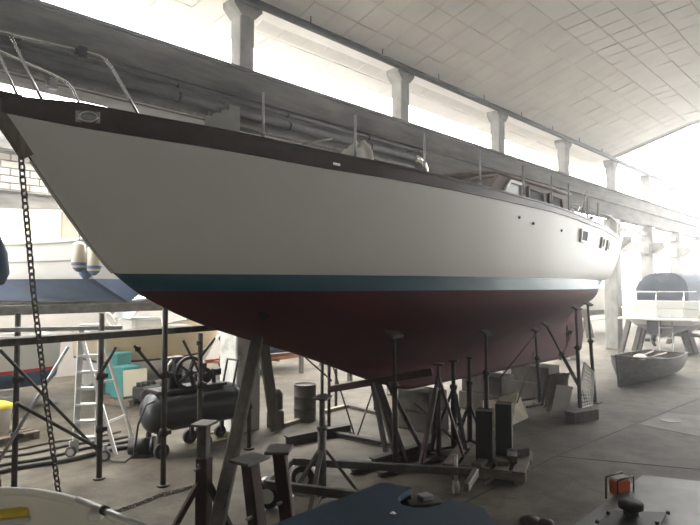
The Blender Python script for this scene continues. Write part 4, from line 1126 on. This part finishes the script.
m = MB(); m.bar(V(L / 2 - .10, 0, .0), V(L / 2 + .01, 0, .72), .05, .07); m.build('stem', 'dinghy_wood', t, world=False)
m = MB(); m.bar(V(-L / 2, 0, .02), V(L / 2 - .1, 0, .02), .05, .05); m.build('keel', 'dinghy_wood', t, world=False)
for u in (.2, .5, .78):
    p = dsec(u, .82); m = MB(); m.box(V(p.x, 0, p.z), (.20, p.y * 2 - .04, .025)); m.build('thwart', 'dinghy_wood', t, world=False)
dl = V(ctr.x, ctr.y, 0); Rm = Matrix.Translation(dl) @ Matrix.Rotation(rz, 4, 'Z')
t = thing('white_sack', 'white sack lying in the bow half of the wooden dinghy', 'sack', Rm @ V(.55, .1, .45))
m = MB(); rows = []
for i in range(9):
    u = i / 8; r_ = .14 * math.sin(math.pi * min(.97, max(.03, u))) ** .6
    rows.append([V(u * .75 - .35, r_ * 1.2 * math.cos(a), r_ * .7 * math.sin(a) + .1 + .03 * math.sin(7 * u)) for a in [2 * math.pi * k / 10 for k in range(11)]])
m.grid(rows); m.build('cloth', 'cloth_white', t, world=False); t.rotation_euler = (0, 0, rz + .3)
for i, (a, b, l_) in enumerate((((-1.2, -.25, .57), (.85, .12, .60), 'pale oar lying along the wooden dinghy, nearer of two'), ((-1.1, .1, .57), (.7, .3, .60), 'pale oar lying along the wooden dinghy, farther of two'))):
    pa, pb = Rm @ V(*a), Rm @ V(*b); t = thing('oar', l_, 'oar', pa, group='oars in the dinghy'); m = MB(); m.cyl(pa, pb, .02, n=8); m.build('shaft', 'plywood', t)
    m = MB(); m.bar(pb, pb + (pb - pa).normalized() * .45, .12, .015); m.build('blade', 'plywood', t)

# --- covered motor cruiser past the yacht's stern, transom to the camera
cr_loc = V(23.6, 5.75, 0)
t, sec = boat('motor_cruiser', 'white motor cruiser with dark blue canopy on stands past the yacht\'s stern', 'motor boat', cr_loc, 0, 6.4, 2.7, .92, [(0, .42, 'grey_bottom', 'bottom'), (.42, 1, 'white_gel', 'topsides')], open_=False, z0=.55, vee=.8, stern=.9)
m = MB(); rows = []
for i in range(7):
    x = -3.1 + i * .55; row = []
    for j in range(13):
        a = math.pi * j / 12; row.append(V(x + .3 * math.sin(a) * (1 - i / 3), (.80 + .05 * i) * math.cos(a), 1.62 + 1.08 * math.sin(a) ** .45))
    rows.append(row)
m.grid(rows); m.add(rows[0], [tuple(range(13))]); m.build('canopy', 'canvas_navy', t, world=False)
m = MB(); m.box(V(-2.95, 0, 1.60), (.35, 2.2, .34)); m.build('stern_seat', 'white_gel', t, world=False, bev=.04)
m = MB(); m.box(V(-3.55, 0, 1.18), (.7, 2.2, .07)); m.build('bathing_platform', 'white_gel', t, world=False, bev=.02)
for y in (-.7, .1, .7): 
    m = MB(); m.cyl(V(-3.3, y, 1.2), V(-3.25, y, 2.05), .018, n=6); m.build('rail_post', 'stainless', t, world=False)
m = MB(); m.tube([V(-3.27, -1.05, 2.05), V(-3.27, 1.05, 2.05)], .018, 6); m.build('stern_rail', 'stainless', t, world=False)
m = MB(); m.box(V(-3.35, .15, .95), (.30, .36, .5)); m.cyl(V(-3.4, .15, .75), V(-3.45, .15, .45), .10, .07, n=10)
for k in range(3): a = 2 * math.pi * k / 3; m.box(V(-3.62, .15 + .13 * math.cos(a), .5 + .13 * math.sin(a)), (.03, .16, .10), M=Matrix.Rotation(a, 4, 'X'))
m.build('stern_drive', 'black_steel', t, world=False, bev=.01)
m = MB(); m.box(V(1.4, 0, 1.75), (1.8, 1.7, .45), taper=.8); m.build('coachroof', 'white_gel', t, world=False, bev=.05)
def trestle(loc, rz, H, W, label, mt='dark_timber', group='boat trestles'):
    t = thing('boat_trestle', label, 'trestle', loc, rz, group)
    for s_ in (-1, 1):
        for q in (-1, 1): m = MB(); m.bar(V(q * .25, s_ * (W / 2 + .12), 0), V(q * .06, s_ * W / 2, H), .12, .10); m.build('leg', mt, t, world=False)
    m = MB(); m.bar(V(0, -W / 2 - .1, H), V(0, W / 2 + .1, H), .14, .12); m.build('cross_beam', mt, t, world=False)
trestle(cr_loc + V(-2.2, 0, 0), 0, .62, 1.9, 'timber trestle under the covered cruiser\'s stern')
trestle(cr_loc + V(1.2, 0, 0), 0, .62, 1.6, 'timber trestle under the covered cruiser\'s forward half')
for i, px in enumerate((619, 632, 636, 688, 694)):
    b = gz(px, 18.9); tpp = gz(px + (9 if px < 650 else -10), 19.6, 1.05)
    t = thing('timber_shore', ['timber shore under the covered cruiser, outermost on the left', 'timber shore under the covered cruiser, second from the left', 'timber shore under the covered cruiser, third from the left', 'timber shore under the covered cruiser\'s right quarter', 'timber shore under the covered cruiser, outermost on the right'][i], 'shore', b, group='shores under the covered cruiser')
    m = MB(); m.bar(b, tpp, .14, .14); m.build('beam', 'dark_timber', t)
t = thing('side_ladder', 'small white ladder standing below the covered cruiser\'s stern', 'ladder', gz(664, 18.2))
for px in (658, 671): m = MB(); m.bar(gz(px, 18.2), gz(px, 18.4, 1.3), .035, .03); m.build('rail', 'galv', t)
for k in range(4): m = MB(); m.bar(gz(658, 18.25, .25 + .33 * k), gz(671, 18.25, .25 + .33 * k), .05, .03); m.build('rung', 'aluminium', t)
# --- pale green-white boat in the aisle behind the stern
t, sec = boat('sailing_dinghy', 'pale white boat on trestles glimpsed behind the yacht\'s rudder', 'boat', (26.5, 10.6, 0), math.pi, 7.0, 2.4, 1.2, [(0, .45, 'grey_bottom', 'bottom'), (.45, 1, 'white_gel', 'topsides')], open_=False, z0=.85)
m = MB(); m.box(V(0, 0, 2.2), (2.6, 1.5, .5), taper=.85); m.build('cabin', 'white_gel', t, world=False, bev=.06)
m = MB(); m.box(V(-2.6, 0, 2.1), (.4, .4, .35)); m.build('outboard', 'orange_plastic', t, world=False, bev=.05)
trestle((25.0, 10.6, 0), 0, .92, 1.3, 'timber trestle under the pale boat behind the rudder, nearer one')
trestle((28.2, 10.6, 0), 0, .92, 1.3, 'timber trestle under the pale boat behind the rudder, farther one')
t, sec = boat('motor_boat', 'white boat stored in the far bays behind the covered cruiser', 'boat', (35.0, 10.2, 0), 2.9, 7.0, 2.6, 1.2, [(0, .45, 'navy', 'bottom'), (.45, 1, 'white_gel', 'topsides')], open_=False, z0=.7)
m = MB(); m.box(V(0, 0, 2.2), (2.6, 1.6, .7), taper=.8); m.build('cabin', 'white_gel', t, world=False, bev=.06)
trestle((35.0, 10.2, 0), 2.9, .85, 1.5, 'timber trestle under the boat in the far bays')

# --- left: rack with a big motor boat above, small boats below
rk = thing('boat_rack', 'dark steel storage rack carrying the boats behind the bow', 'rack', (1.5, 10, 0))
for yy in (9.45, 11.2, 13.0):
    m = MB(); m.bar(V(-3.4, yy, 1.88), V(9.8, yy, 1.88), .10, .14); m.build('rail', 'steel_grey', rk)
    for x in (-3.3, 9.7):
        m = MB(); m.bar(V(x, yy, 0), V(x, yy, 1.82), .09, .09); m.build('upright', 'steel_grey', rk)
for x in (-3.3, 9.7): m = MB(); m.bar(V(x, 9.4, 1.80), V(x, 13.05, 1.80), .08, .08); m.build('cross_bar', 'steel_grey', rk)
hd_ = R(113)
t, sec = boat('motor_boat', 'white motor boat with dark blue bottom and cream cabin on the rack', 'motor boat', (3.36, 12.05, 0), hd_, 5.3, 2.0, 1.0, [(0, .46, 'navy', 'bottom'), (.46, .72, 'faded_white', 'lower_topsides'), (.72, 1, 'faded_white', 'topsides')], open_=False, z0=1.96, stern=.92, vee=.62, sheer=.10, chine=.84)
m = MB(); m.tube([V(p.x, p.y + .012, p.z) for p in (sec(i / 20, .72) for i in range(20))], .014, 6); m.tube([V(p.x, p.y + .012, p.z - .03) for p in (sec(i / 20, 1.0) for i in range(20))], .02, 6); m.build('rubbing_strake', 'grey_board', t, world=False)
m = MB(); prof = [(-1.9, 2.9), (-1.9, 3.50), (-.15, 3.62), (-.55, 3.3), (-.6, 2.9)]
m.prism([V(a, -.7, b) for a, b in prof], (0, 1.45, 0)); m.build('cabin', 'cream', t, world=False, bev=.02)
m = MB(); m.box(V(.5, .2, 3.02), (.5, .5, .16)); m.build('hatch', 'white_gel', t, world=False, bev=.03)
for i, (px, d, l_, mt, dz) in enumerate(((78.5, 8.75, 'white fender with dark blue ends hanging on the racked boat, left of three', 'cream', 0), (86, 8.9, 'dark blue fender hanging between two white ones on the racked boat', 'navy', -.12), (94, 8.75, 'white fender with dark blue ends hanging on the racked boat, right of three', 'cream', -.05))):
    pt = V(*gz(px, d)[:2], EYE - (256 - 286) / FPX * d + dz)
    t = thing('fender', l_, 'fender', pt, group='fenders on the racked motor boat')
    m = MB(); m.lathe([(.0, -.22), (.05, -.215), (.10, -.17), (.105, 0), (.10, .17), (.05, .215), (.0, .23)], pt, n=16); m.build('body', mt, t, weld=True)
    m = MB(); m.lathe([(.0, -.25), (.035, -.24), (.085, -.19), (.107, -.13), (.106, -.10)], pt, n=16); m.build('end_cap', 'navy', t)
    m = MB(); m.cyl(pt + Z * .2, pt + Z * .45, .008, n=6); m.build('line', 'navy', t)
t, sec = boat('motor_boat', 'grey bottomed white boat on the rack right behind the yacht\'s stem', 'motor boat', (6.4, 12.1, 0), R(95), 5.0, 2.1, .9, [(0, .5, 'grey_bottom', 'bottom'), (.5, 1, 'white_gel', 'topsides')], open_=False, z0=1.96, vee=.7)
# --- lower boat with red stripe, on a trailer
c0 = ony(22, 372, 12.0)
t, sec = boat('small_boat', 'small white boat with bright blue bottom and red stripe at the left edge', 'boat', (1.75, 12.2, 0), math.pi, 4.4, 1.8, .95, [(0, .52, 'blue_bottom', 'bottom'), (.52, .57, 'red_stripe', 'stripe'), (.57, 1, 'white_gel', 'topsides')], open_=True, z0=.30, rake=.25)
m = MB(); m.box(V(1.0, 0, 1.45), (.6, 1.0, .5), taper=.75); m.build('windscreen', 'glass_pale', t, world=False, bev=.03)
def trailer(loc, rz, Lt, W, label, mt, group='trailers in the side aisle'):
    t = thing('boat_trailer', label, 'trailer', loc, rz, group)
    for s_ in (-1, 1):
        m = MB(); m.bar(V(-Lt / 2, s_ * W / 2, .32), V(Lt / 2, s_ * W * .15, .32), .07, .09); m.build('rail', mt, t, world=False)
        m = MB(); m.lathe([(.10, -.06), (.21, -.07), (.24, -.03), (.24, .03), (.21, .07), (.10, .06)], (-Lt * .22, s_ * (W / 2 + .14), .24), (0, 1, 0), 20); o = m.build('tyre', 'black_rubber', t, world=False)
        m = MB(); m.cyl(V(-Lt * .22, s_ * (W / 2 + .14) - .05, .24), V(-Lt * .22, s_ * (W / 2 + .14) + .05, .24), .12, n=14); m.build('rim', 'galv', o, world=False)
    for x in (-.4, .1): m = MB(); m.bar(V(Lt * x, -W / 2 * .9, .30), V(Lt * x, W / 2 * .9, .30), .07, .07); m.build('cross_bar', mt, t, world=False)
    m = MB(); m.bar(V(Lt / 2, 0, .32), V(Lt / 2 + .5, 0, .32), .08, .08); m.build('drawbar', mt, t, world=False)
    return t
trailer((1.75, 12.2, 0), math.pi, 3.0, 1.3, 'grey trailer under the boat with the red stripe', 'galv')
# --- beige topped boat with console
t, sec = boat('open_boat', 'open boat with beige topsides, white bottom and steering console', 'boat', (6.35, 12.2, 0), 0, 3.3, 2.0, 1.10, [(0, .62, 'white_gel', 'bottom'), (.62, .65, 'black_steel', 'stripe'), (.65, 1, 'beige', 'topsides')], open_=True, z0=.12, rake=.4, rim_mat='white_gel')
m = MB(); m.box(V(-.5, 0, 1.25), (.8, .9, .6), taper=.85); m.build('console', 'white_gel', t, world=False, bev=.05)
m = MB(); m.prism([V(-.95, -.5, 1.55), V(-.95, .5, 1.55), V(-.55, .42, 1.95), V(-.55, -.42, 1.95)], (.02, 0, .0)); m.build('windscreen', 'glass_pale', t, world=False)
m = MB(); m.torus(V(-1.15, 0, 1.5), (1, 0, .5), .2, .018, 20, 6); m.build('wheel', 'white_paint', t, world=False)
m = MB(); m.box(V(.45, 0, 1.2), (.6, .9, .25)); m.build('seat', 'grey_board', t, world=False, bev=.05)
for i, x in enumerate((5.4, 7.0)):
    m = MB(); m.box(V(x, 12.2, .06), (.25, 1.2, .12)); tag(m.build('sleeper', 'dark_timber', bev=.01), ['timber sleeper under the stern of the beige boat', 'timber sleeper under the bow of the beige boat'][i], 'timber', 'sleepers under the beige boat')
# --- blue boat under a beige tent on a red trailer
bx_ = V(9.2, 12.3, 0)
t, sec = boat('covered_boat', 'small blue boat under a beige tent cover behind the column', 'boat', bx_, math.pi, 2.7, 1.4, .5, [(0, 1, 'navy', 'hull')], open_=False, z0=.42, deck_mat='tent_beige')
m = MB(); rows = []
for i in range(2): pass
m.add([V(.9, -.55, .95), V(.9, .55, .95), V(-1.2, .55, .95), V(-1.2, -.55, .95), V(.75, 0, 1.45), V(-.9, 0, 1.3)], [(0, 1, 4), (1, 2, 5, 4), (2, 3, 5), (3, 0, 4, 5), (0, 3, 2, 1)]); m.build('tent_cover', 'tent_beige', t, world=False)
m = MB(); m.tube([V(p.x, -p.y - .01, p.z) for p in (sec(i / 16, .75) for i in range(17))], .014, 6); m.build('white_line', 'white_paint', t, world=False)
trailer(bx_, 0.0, 2.6, 1.1, 'red trailer under the small blue covered boat', 'orange_trailer')
# outboard engine on the trailer's far end
p = V(11.2, 11.7, 0)
t = thing('outboard_engine', 'grey outboard engine on a stand beyond the steel drum', 'outboard', p)
m = MB(); m.box(p + V(0, 0, .75), (.3, .26, .34)); m.build('cowl', 'black_steel', t, bev=.05)
m = MB(); m.bar(p + V(0, 0, .6), p + V(.05, 0, .1), .12, .16); m.build('leg', 'steel_grey', t)
for k in range(3): a = 2 * math.pi * k / 3; m = MB(); m.box(p + V(.16, .09 * math.cos(a), .16 + .09 * math.sin(a)), (.03, .12, .09), M=Matrix.Rotation(a, 4, 'X')); m.build('propeller_blade', 'galv', t)
m = MB(); m.bar(p + V(-.2, -.2, 0), p + V(0, 0, .62), .05); m.bar(p + V(-.2, .2, 0), p + V(0, 0, .62), .05); m.bar(p + V(.25, 0, 0), p + V(0, 0, .62), .05); m.build('stand', 'rust_dark', t)

# ---------------------------------------------------------------- boxes on a pallet behind the compressor
pp = onz(133, 401)
t = thing('wooden_pallet', 'wooden pallet under the teal boxes behind the ladder', 'pallet', pp, .3)
for k in range(5): m = MB(); m.box(V(0, -.36 + .18 * k, .125), (1.0, .14, .022)); m.build('deck_board', 'pallet_wood', t, world=False)
for k in range(3): m = MB(); m.box(V(-.44 + .44 * k, 0, .06), (.1, .9, .1)); m.build('bearer', 'pallet_wood', t, world=False)
def crate(px, d, z0, s_, rz, mt, label, cat='box', lid=True):
    b = gz(px, d, z0); t = thing('storage_box', label, cat, b, rz, 'boxes behind the ladder')
    m = MB(); m.box(V(0, 0, s_[2] / 2), s_); m.build('body', mt, t, world=False, bev=.015)
    m = MB(); m.box(V(0, 0, s_[2] - .03), (s_[0] + .02, s_[1] + .02, .05)); m.build('lid', mt, t, world=False, bev=.01)
crate(120, 11.3, .14, (.34, .34, .80), .3, 'teal_box', 'tall teal plastic box behind the cream panel')
crate(127, 10.95, .14, (.40, .34, .58), .3, 'teal_box', 'shorter teal plastic box directly behind the cream panel')
pc_ = gz(137, 10.75, .14)
t = thing('cream_panel', 'square cream panel leaning on the teal boxes', 'panel', pc_)
m = MB(); m.box(pc_ + V(0, 0, .30), (.42, .03, .48), M=Matrix.Rotation(-.45, 4, 'Z') @ Matrix.Rotation(-.12, 4, 'X') @ Matrix.Rotation(-.05, 4, 'Y')); m.build('sheet', 'cream_panel', t)
pe = gz(143, 10.6, .0)
t = thing('engine_block', 'black engine block lying on the pallet beside the cream panel', 'engine', pe + V(.1, 0, .14))
m = MB(); m.box(pe + V(.1, 0, .28), (.46, .28, .24), rz=.3); m.build('block', 'black_steel', t, bev=.03)
for k in range(4): m = MB(); m.cyl(pe + V(-.06 + .11 * k, -.02 + .03 * k, .38), pe + V(-.06 + .11 * k, -.02 + .03 * k, .47), .045, n=10); m.build('cylinder', 'black_steel', t)
m = MB(); m.cyl(pe + V(.0, -.18, .26), pe + V(.0, -.24, .26), .11, n=16); m.build('pulley', 'rust_dark', t)
# left edge: white tub on a pallet with yellow lid, rusty post
pb = onz(3, 441)
t = thing('wooden_pallet', 'small wooden pallet at the left edge under the white tub', 'pallet', pb, .2)
for k in range(4): m = MB(); m.box(V(0, -.24 + .16 * k, .10), (.75, .12, .02)); m.build('deck_board', 'pallet_wood', t, world=False)
for k in range(3): m = MB(); m.box(V(-.32 + .32 * k, 0, .045), (.09, .6, .09)); m.build('bearer', 'pallet_wood', t, world=False)
pb = onz(-6, 441)
t = thing('plastic_tub', 'white plastic tub with yellow lid at the left edge', 'tub', pb + Z * .11)
m = MB(); m.lathe([(0, 0), (.18, 0), (.22, .36), (.23, .37)], pb + Z * .11, n=20); m.build('body', 'white_gel', t)
m = MB(); m.lathe([(.24, .36), (.24, .40), (.16, .44), (0, .45)], pb + Z * .11, n=20); m.build('lid', 'yellow', t)
pb = gz(2, 6.1)
t = thing('rusty_post', 'rust brown stand post at the left edge by the scaffold', 'post', pb)
m = MB(); m.bar(pb, pb + V(-.06, .02, .52), .10, .10); m.build('post', 'rust_red', t, bev=.008)
m = MB(); m.box(pb + Z * .01, (.24, .24, .02)); m.build('foot_plate', 'rust_red', t)
# hanging blue bag and second chain at the left edge
pf = ony(1, 258, 5.9)
t = thing('blue_buoy', 'dark blue fender hanging at the left edge of the view', 'fender', pf)
m = MB(); m.lathe([(0, -.26), (.08, -.24), (.12, -.14), (.10, .05), (.05, .18), (.02, .26), (0, .27)], pf + V(-.05, 0, 0), n=18); m.build('body', 'navy', t)
m = MB(); m.cyl(pf + V(-.05, 0, .25), pf + V(-.05, 0, 2.0), .008, n=6); m.build('line', 'cable_black', t)
m = MB(); m.cyl(pf + V(-.05, 0, -.25), pf + V(-.03, 0, -.95), .012, n=6); m.build('tail_line', 'galv', t)
# rag on the floor under the chain, small debris
t = thing('dark_rag', 'small dark rag on the floor behind the ladder', 'rag', onz(45, 405))
m = MB(); rows = []; c0 = onz(45, 405)
for i in range(7): rows.append([c0 + V((i / 6 - .5) * .5, (j / 4 - .5) * .18, .01 + .03 * abs(math.sin(i * 2.1 + j * 1.7))) for j in range(5)])
m.grid(rows); m.build('cloth', 'cable_black', t)

# ================================================================== FOREGROUND
# --- white fibreglass tender, open, rim at chest height on blocks
def fz(px, py, z): return onz(px, py, z)
rimz = 1.20
rim = [fz(-120, 520, rimz), fz(-60, 500, rimz), fz(-20, 493.5, rimz), fz(8, 492, rimz), fz(34, 493.5, rimz), fz(60, 498, rimz), fz(85, 505, rimz), fz(108, 514, rimz), fz(130, 527, rimz), fz(150, 545, rimz), fz(160, 575, rimz), fz(150, 620, rimz), fz(80, 660, rimz), fz(-20, 670, rimz), fz(-120, 620, rimz), fz(-150, 560, rimz)]
ctr = sum(rim, V(0, 0, 0)) / len(rim)
t = thing('white_tender', 'open white fibreglass tender in the lower left corner', 'tender', V(ctr.x, ctr.y, 0))
def ring(s_, z, tw=0): return [V(ctr.x + (p.x - ctr.x) * s_, ctr.y + (p.y - ctr.y) * s_, z) for p in rim]
def loop_grid(m, rings):
    m.grid([r + [r[0]] for r in rings])
m = MB(); loop_grid(m, [ring(1.0, rimz), ring(.97, rimz - .03), ring(.93, 1.05), ring(.86, .85), ring(.70, .72), ring(.3, .70), ring(.02, .70)]); m.build('inner_shell', 'tender_white', t, weld=True)
m = MB(); loop_grid(m, [ring(1.0, rimz), ring(1.03, rimz - .02), ring(1.0, 1.0), ring(.90, .75), ring(.70, .60), ring(.02, .56)]); m.build('outer_shell', 'tender_white', t, weld=True)
m = MB(); m.tube(ring(1.0, rimz + .005), .022, 8, True); m.build('rim', 'tender_white', t)
for i in range(3):
    a = 2 * math.pi * i / 3; c = V(ctr.x + .35 * math.cos(a), ctr.y + .35 * math.sin(a), .3); m = MB(); m.box(c, (.2, .2, .62)); tag(m.build('support_block', 'old_wood', bev=.01), 'timber block holding up the white tender' + ['\'s far right side', '\'s left side', '\'s near side'][i], 'block', 'blocks under the white tender')
sb = fz(12, 513, 1.12)
t = thing('scrub_brush', 'yellow scrubbing brush lying inside the white tender', 'brush', sb)
m = MB(); m.box(sb + V(0, 0, .0), (.15, .06, .035), rz=-.45); m.build('bristles', 'yellow', t, bev=.008)
m = MB(); m.box(sb + V(0, 0, -.03), (.17, .07, .022), rz=-.45); m.build('back', 'white_gel', t, bev=.006)
p0, p1 = fz(78, 499.5, 1.27), fz(150, 529, 1.27)
t = thing('boat_oar', 'aluminium oar with black collar resting on the white tender\'s rim', 'oar', p0)
m = MB(); m.cyl(p0, p1 + (p1 - p0) * .2, .013, n=12); m.build('shaft', 'aluminium', t)
m = MB(); cq = p0.lerp(p1, .40); dd = (p1 - p0).normalized(); m.cyl(cq - dd * .012, cq + dd * .012, .02, n=12); m.build('collar', 'black_rubber', t)
m = MB(); m.cyl(p0 - dd * .004, p0, .0135, n=12); m.build('end_cap', 'white_paint', t)
m = MB(); cq2 = p0.lerp(p1, .27); m.box(cq2 - Z * .035, (.07, .05, .05), rz=-.5); m.build('rowlock', 'white_gel', t, bev=.012)

# --- blue panelled engine box with a round cut-out
zt = 1.30
top_poly = [(255, 531), (383, 482), (412, 487.5), (401, 494), (397, 499), (402, 504.5), (414, 507.5), (428, 507.5), (440, 504.5), (448, 499.5), (484, 508), (505, 540), (420, 640), (180, 600)]
pts = [fz(a, b, zt) for a, b in top_poly]
t = thing('blue_hatch_box', 'dark blue painted box lid with round cut-out in the foreground', 'box lid', V(pts[0].x, pts[0].y, 0))
m = MB(); m.prism(pts, (0, 0, -.03)); m.build('lid', 'blue_panel', t)
m = MB(); e0, e1 = pts[10], pts[11]
for a, b in ((pts[0], pts[1]), (pts[1], pts[2]), (pts[9], pts[10]), (pts[10], pts[11]), (pts[11], pts[12]), (pts[12], pts[13]), (pts[13], pts[0])):
    m.add([a + Z * -.03, b + Z * -.03, V(b.x, b.y, 0), V(a.x, a.y, 0)], [(0, 1, 2, 3)])
m.build('side_panel', 'blue_panel', t, solid=.02)
m = MB(); c = fz(393, 514, zt); m.cyl(c, c + Z * .004, .012, n=12); m.cyl(c, c + Z * .009, .006, n=6); m.build('screw', 'stainless', t)
c = fz(424, 500, zt - .05)
t = thing('grey_bracket', 'grey metal bracket in the blue lid\'s round cut-out', 'bracket', c)
m = MB(); m.box(c + V(0, 0, -.01), (.17, .10, .02), rz=-.6); m.build('plate', 'steel_grey', t, bev=.004)
m = MB(); m.box(c + V(.01, .0, .012), (.06, .05, .025), rz=-.3); m.build('lug', 'galv', t, bev=.004)
m = MB(); m.cyl(c + V(0, 0, -.02), c + V(0, 0, -.30), .06, n=12); m.build('stem', 'black_steel', t)

# --- grey sheet-metal tank with black filler cap and orange lamp
zt = 1.28
poly = [(565, 531), (643, 475), (715, 483), (760, 560), (660, 640), (560, 600)]
pts = [fz(a, b, zt) for a, b in poly]
t = thing('metal_tank', 'grey sheet metal tank top with black filler cap at lower right', 'tank', V(pts[0].x, pts[0].y, 0))
m = MB(); m.prism(pts, (0, 0, -.012)); m.build('top_sheet', 'grey_sheet', t)
m = MB()
for a, b in zip(pts, pts[1:] + pts[:1]): m.add([a - Z * .012, b - Z * .012, V(b.x, b.y, 0), V(a.x, a.y, 0)], [(0, 1, 2, 3)])
m.build('side_sheet', 'grey_sheet', t, solid=.01)
pp = [fz(a, b, zt + .002) for a, b in ((598, 524), (612, 512), (667, 514), (660, 527), (640, 540), (600, 536))]
m = MB(); m.prism(pp, (0, 0, .008)); m.build('filler_plate', 'black_steel', t)
for px, py in ((608, 514), (620, 506), (668, 514), (597, 523), (657, 524)):
    c = fz(px, py, zt + .01); m = MB(); m.cyl(c, c + Z * .012, .008, n=6); m.build('bolt', 'black_steel', t)
c = fz(631, 514, zt + .01)
m = MB(); m.lathe([(.03, 0), (.03, .02), (.048, .025), (.05, .045), (.044, .052), (.0, .05)], c, n=20); m.build('filler_cap', 'black_rubber', t)
c = fz(620, 499, zt - .04)
t = thing('work_lamp', 'orange work lamp with black wire guard behind the grey tank', 'lamp', V(c.x, c.y, c.z - .1))
Rz = Matrix.Rotation(-.35, 4, 'Z')
m = MB(); m.box(c + V(0, 0, .06), (.095, .05, .07), M=Rz); m.build('housing', 'orange_plastic', t, bev=.008)
m = MB(); m.box(c + Rz @ V(0, 0, .098), (.08, .04, .012), M=Rz); m.build('lens', 'cloth_white', t)
m = MB()
for s_ in (-.04, .04):
    q = [c + Rz @ V(-.054, s_ * .8, .0), c + Rz @ V(-.054, s_ * .8, .10), c + Rz @ V(.054, s_ * .8, .108), c + Rz @ V(.054, s_ * .8, .01)]
    m.tube(q, .0045, 6)
m.build('wire_guard', 'black_steel', t)
m = MB(); m.cyl(V(c.x, c.y, 0), c + V(0, 0, .02), .015, n=8); m.build('stand', 'black_steel', t)
# dark lump of rags on the floor bottom centre-right
for i, (px, py, r_, l_) in enumerate(((530, 522, .10, 'dark crumpled rag at the bottom edge beside the blue lid, left one'), (546, 524, .08, 'dark crumpled rag at the bottom edge beside the blue lid, right one'))):
    c = onz(px, py); m = MB(); rows = []
    for a_ in range(6):
        ph = math.pi / 2 * a_ / 5; rows.append([c + V(r_ * math.cos(ph) * math.cos(b_ * .63) * (1 + .2 * math.sin(3 * b_)), r_ * math.cos(ph) * math.sin(b_ * .63), r_ * .6 * math.sin(ph)) for b_ in range(11)])
    m.grid(rows); tag(m.build('rag', 'rust_dark'), l_, 'rag', 'rags on the floor')
# ---------------------------------------------------------------- thin volume imitating the lens glare towards the right
nt = w.node_tree
vs = nt.nodes.new('ShaderNodeVolumeScatter'); vs.inputs['Density'].default_value = GLARE_HAZE; vs.inputs['Anisotropy'].default_value = 0.88
vs.inputs['Color'].default_value = (.95, .97, 1, 1)
nt.links.new(vs.outputs[0], nt.nodes['World Output'].inputs['Volume'])
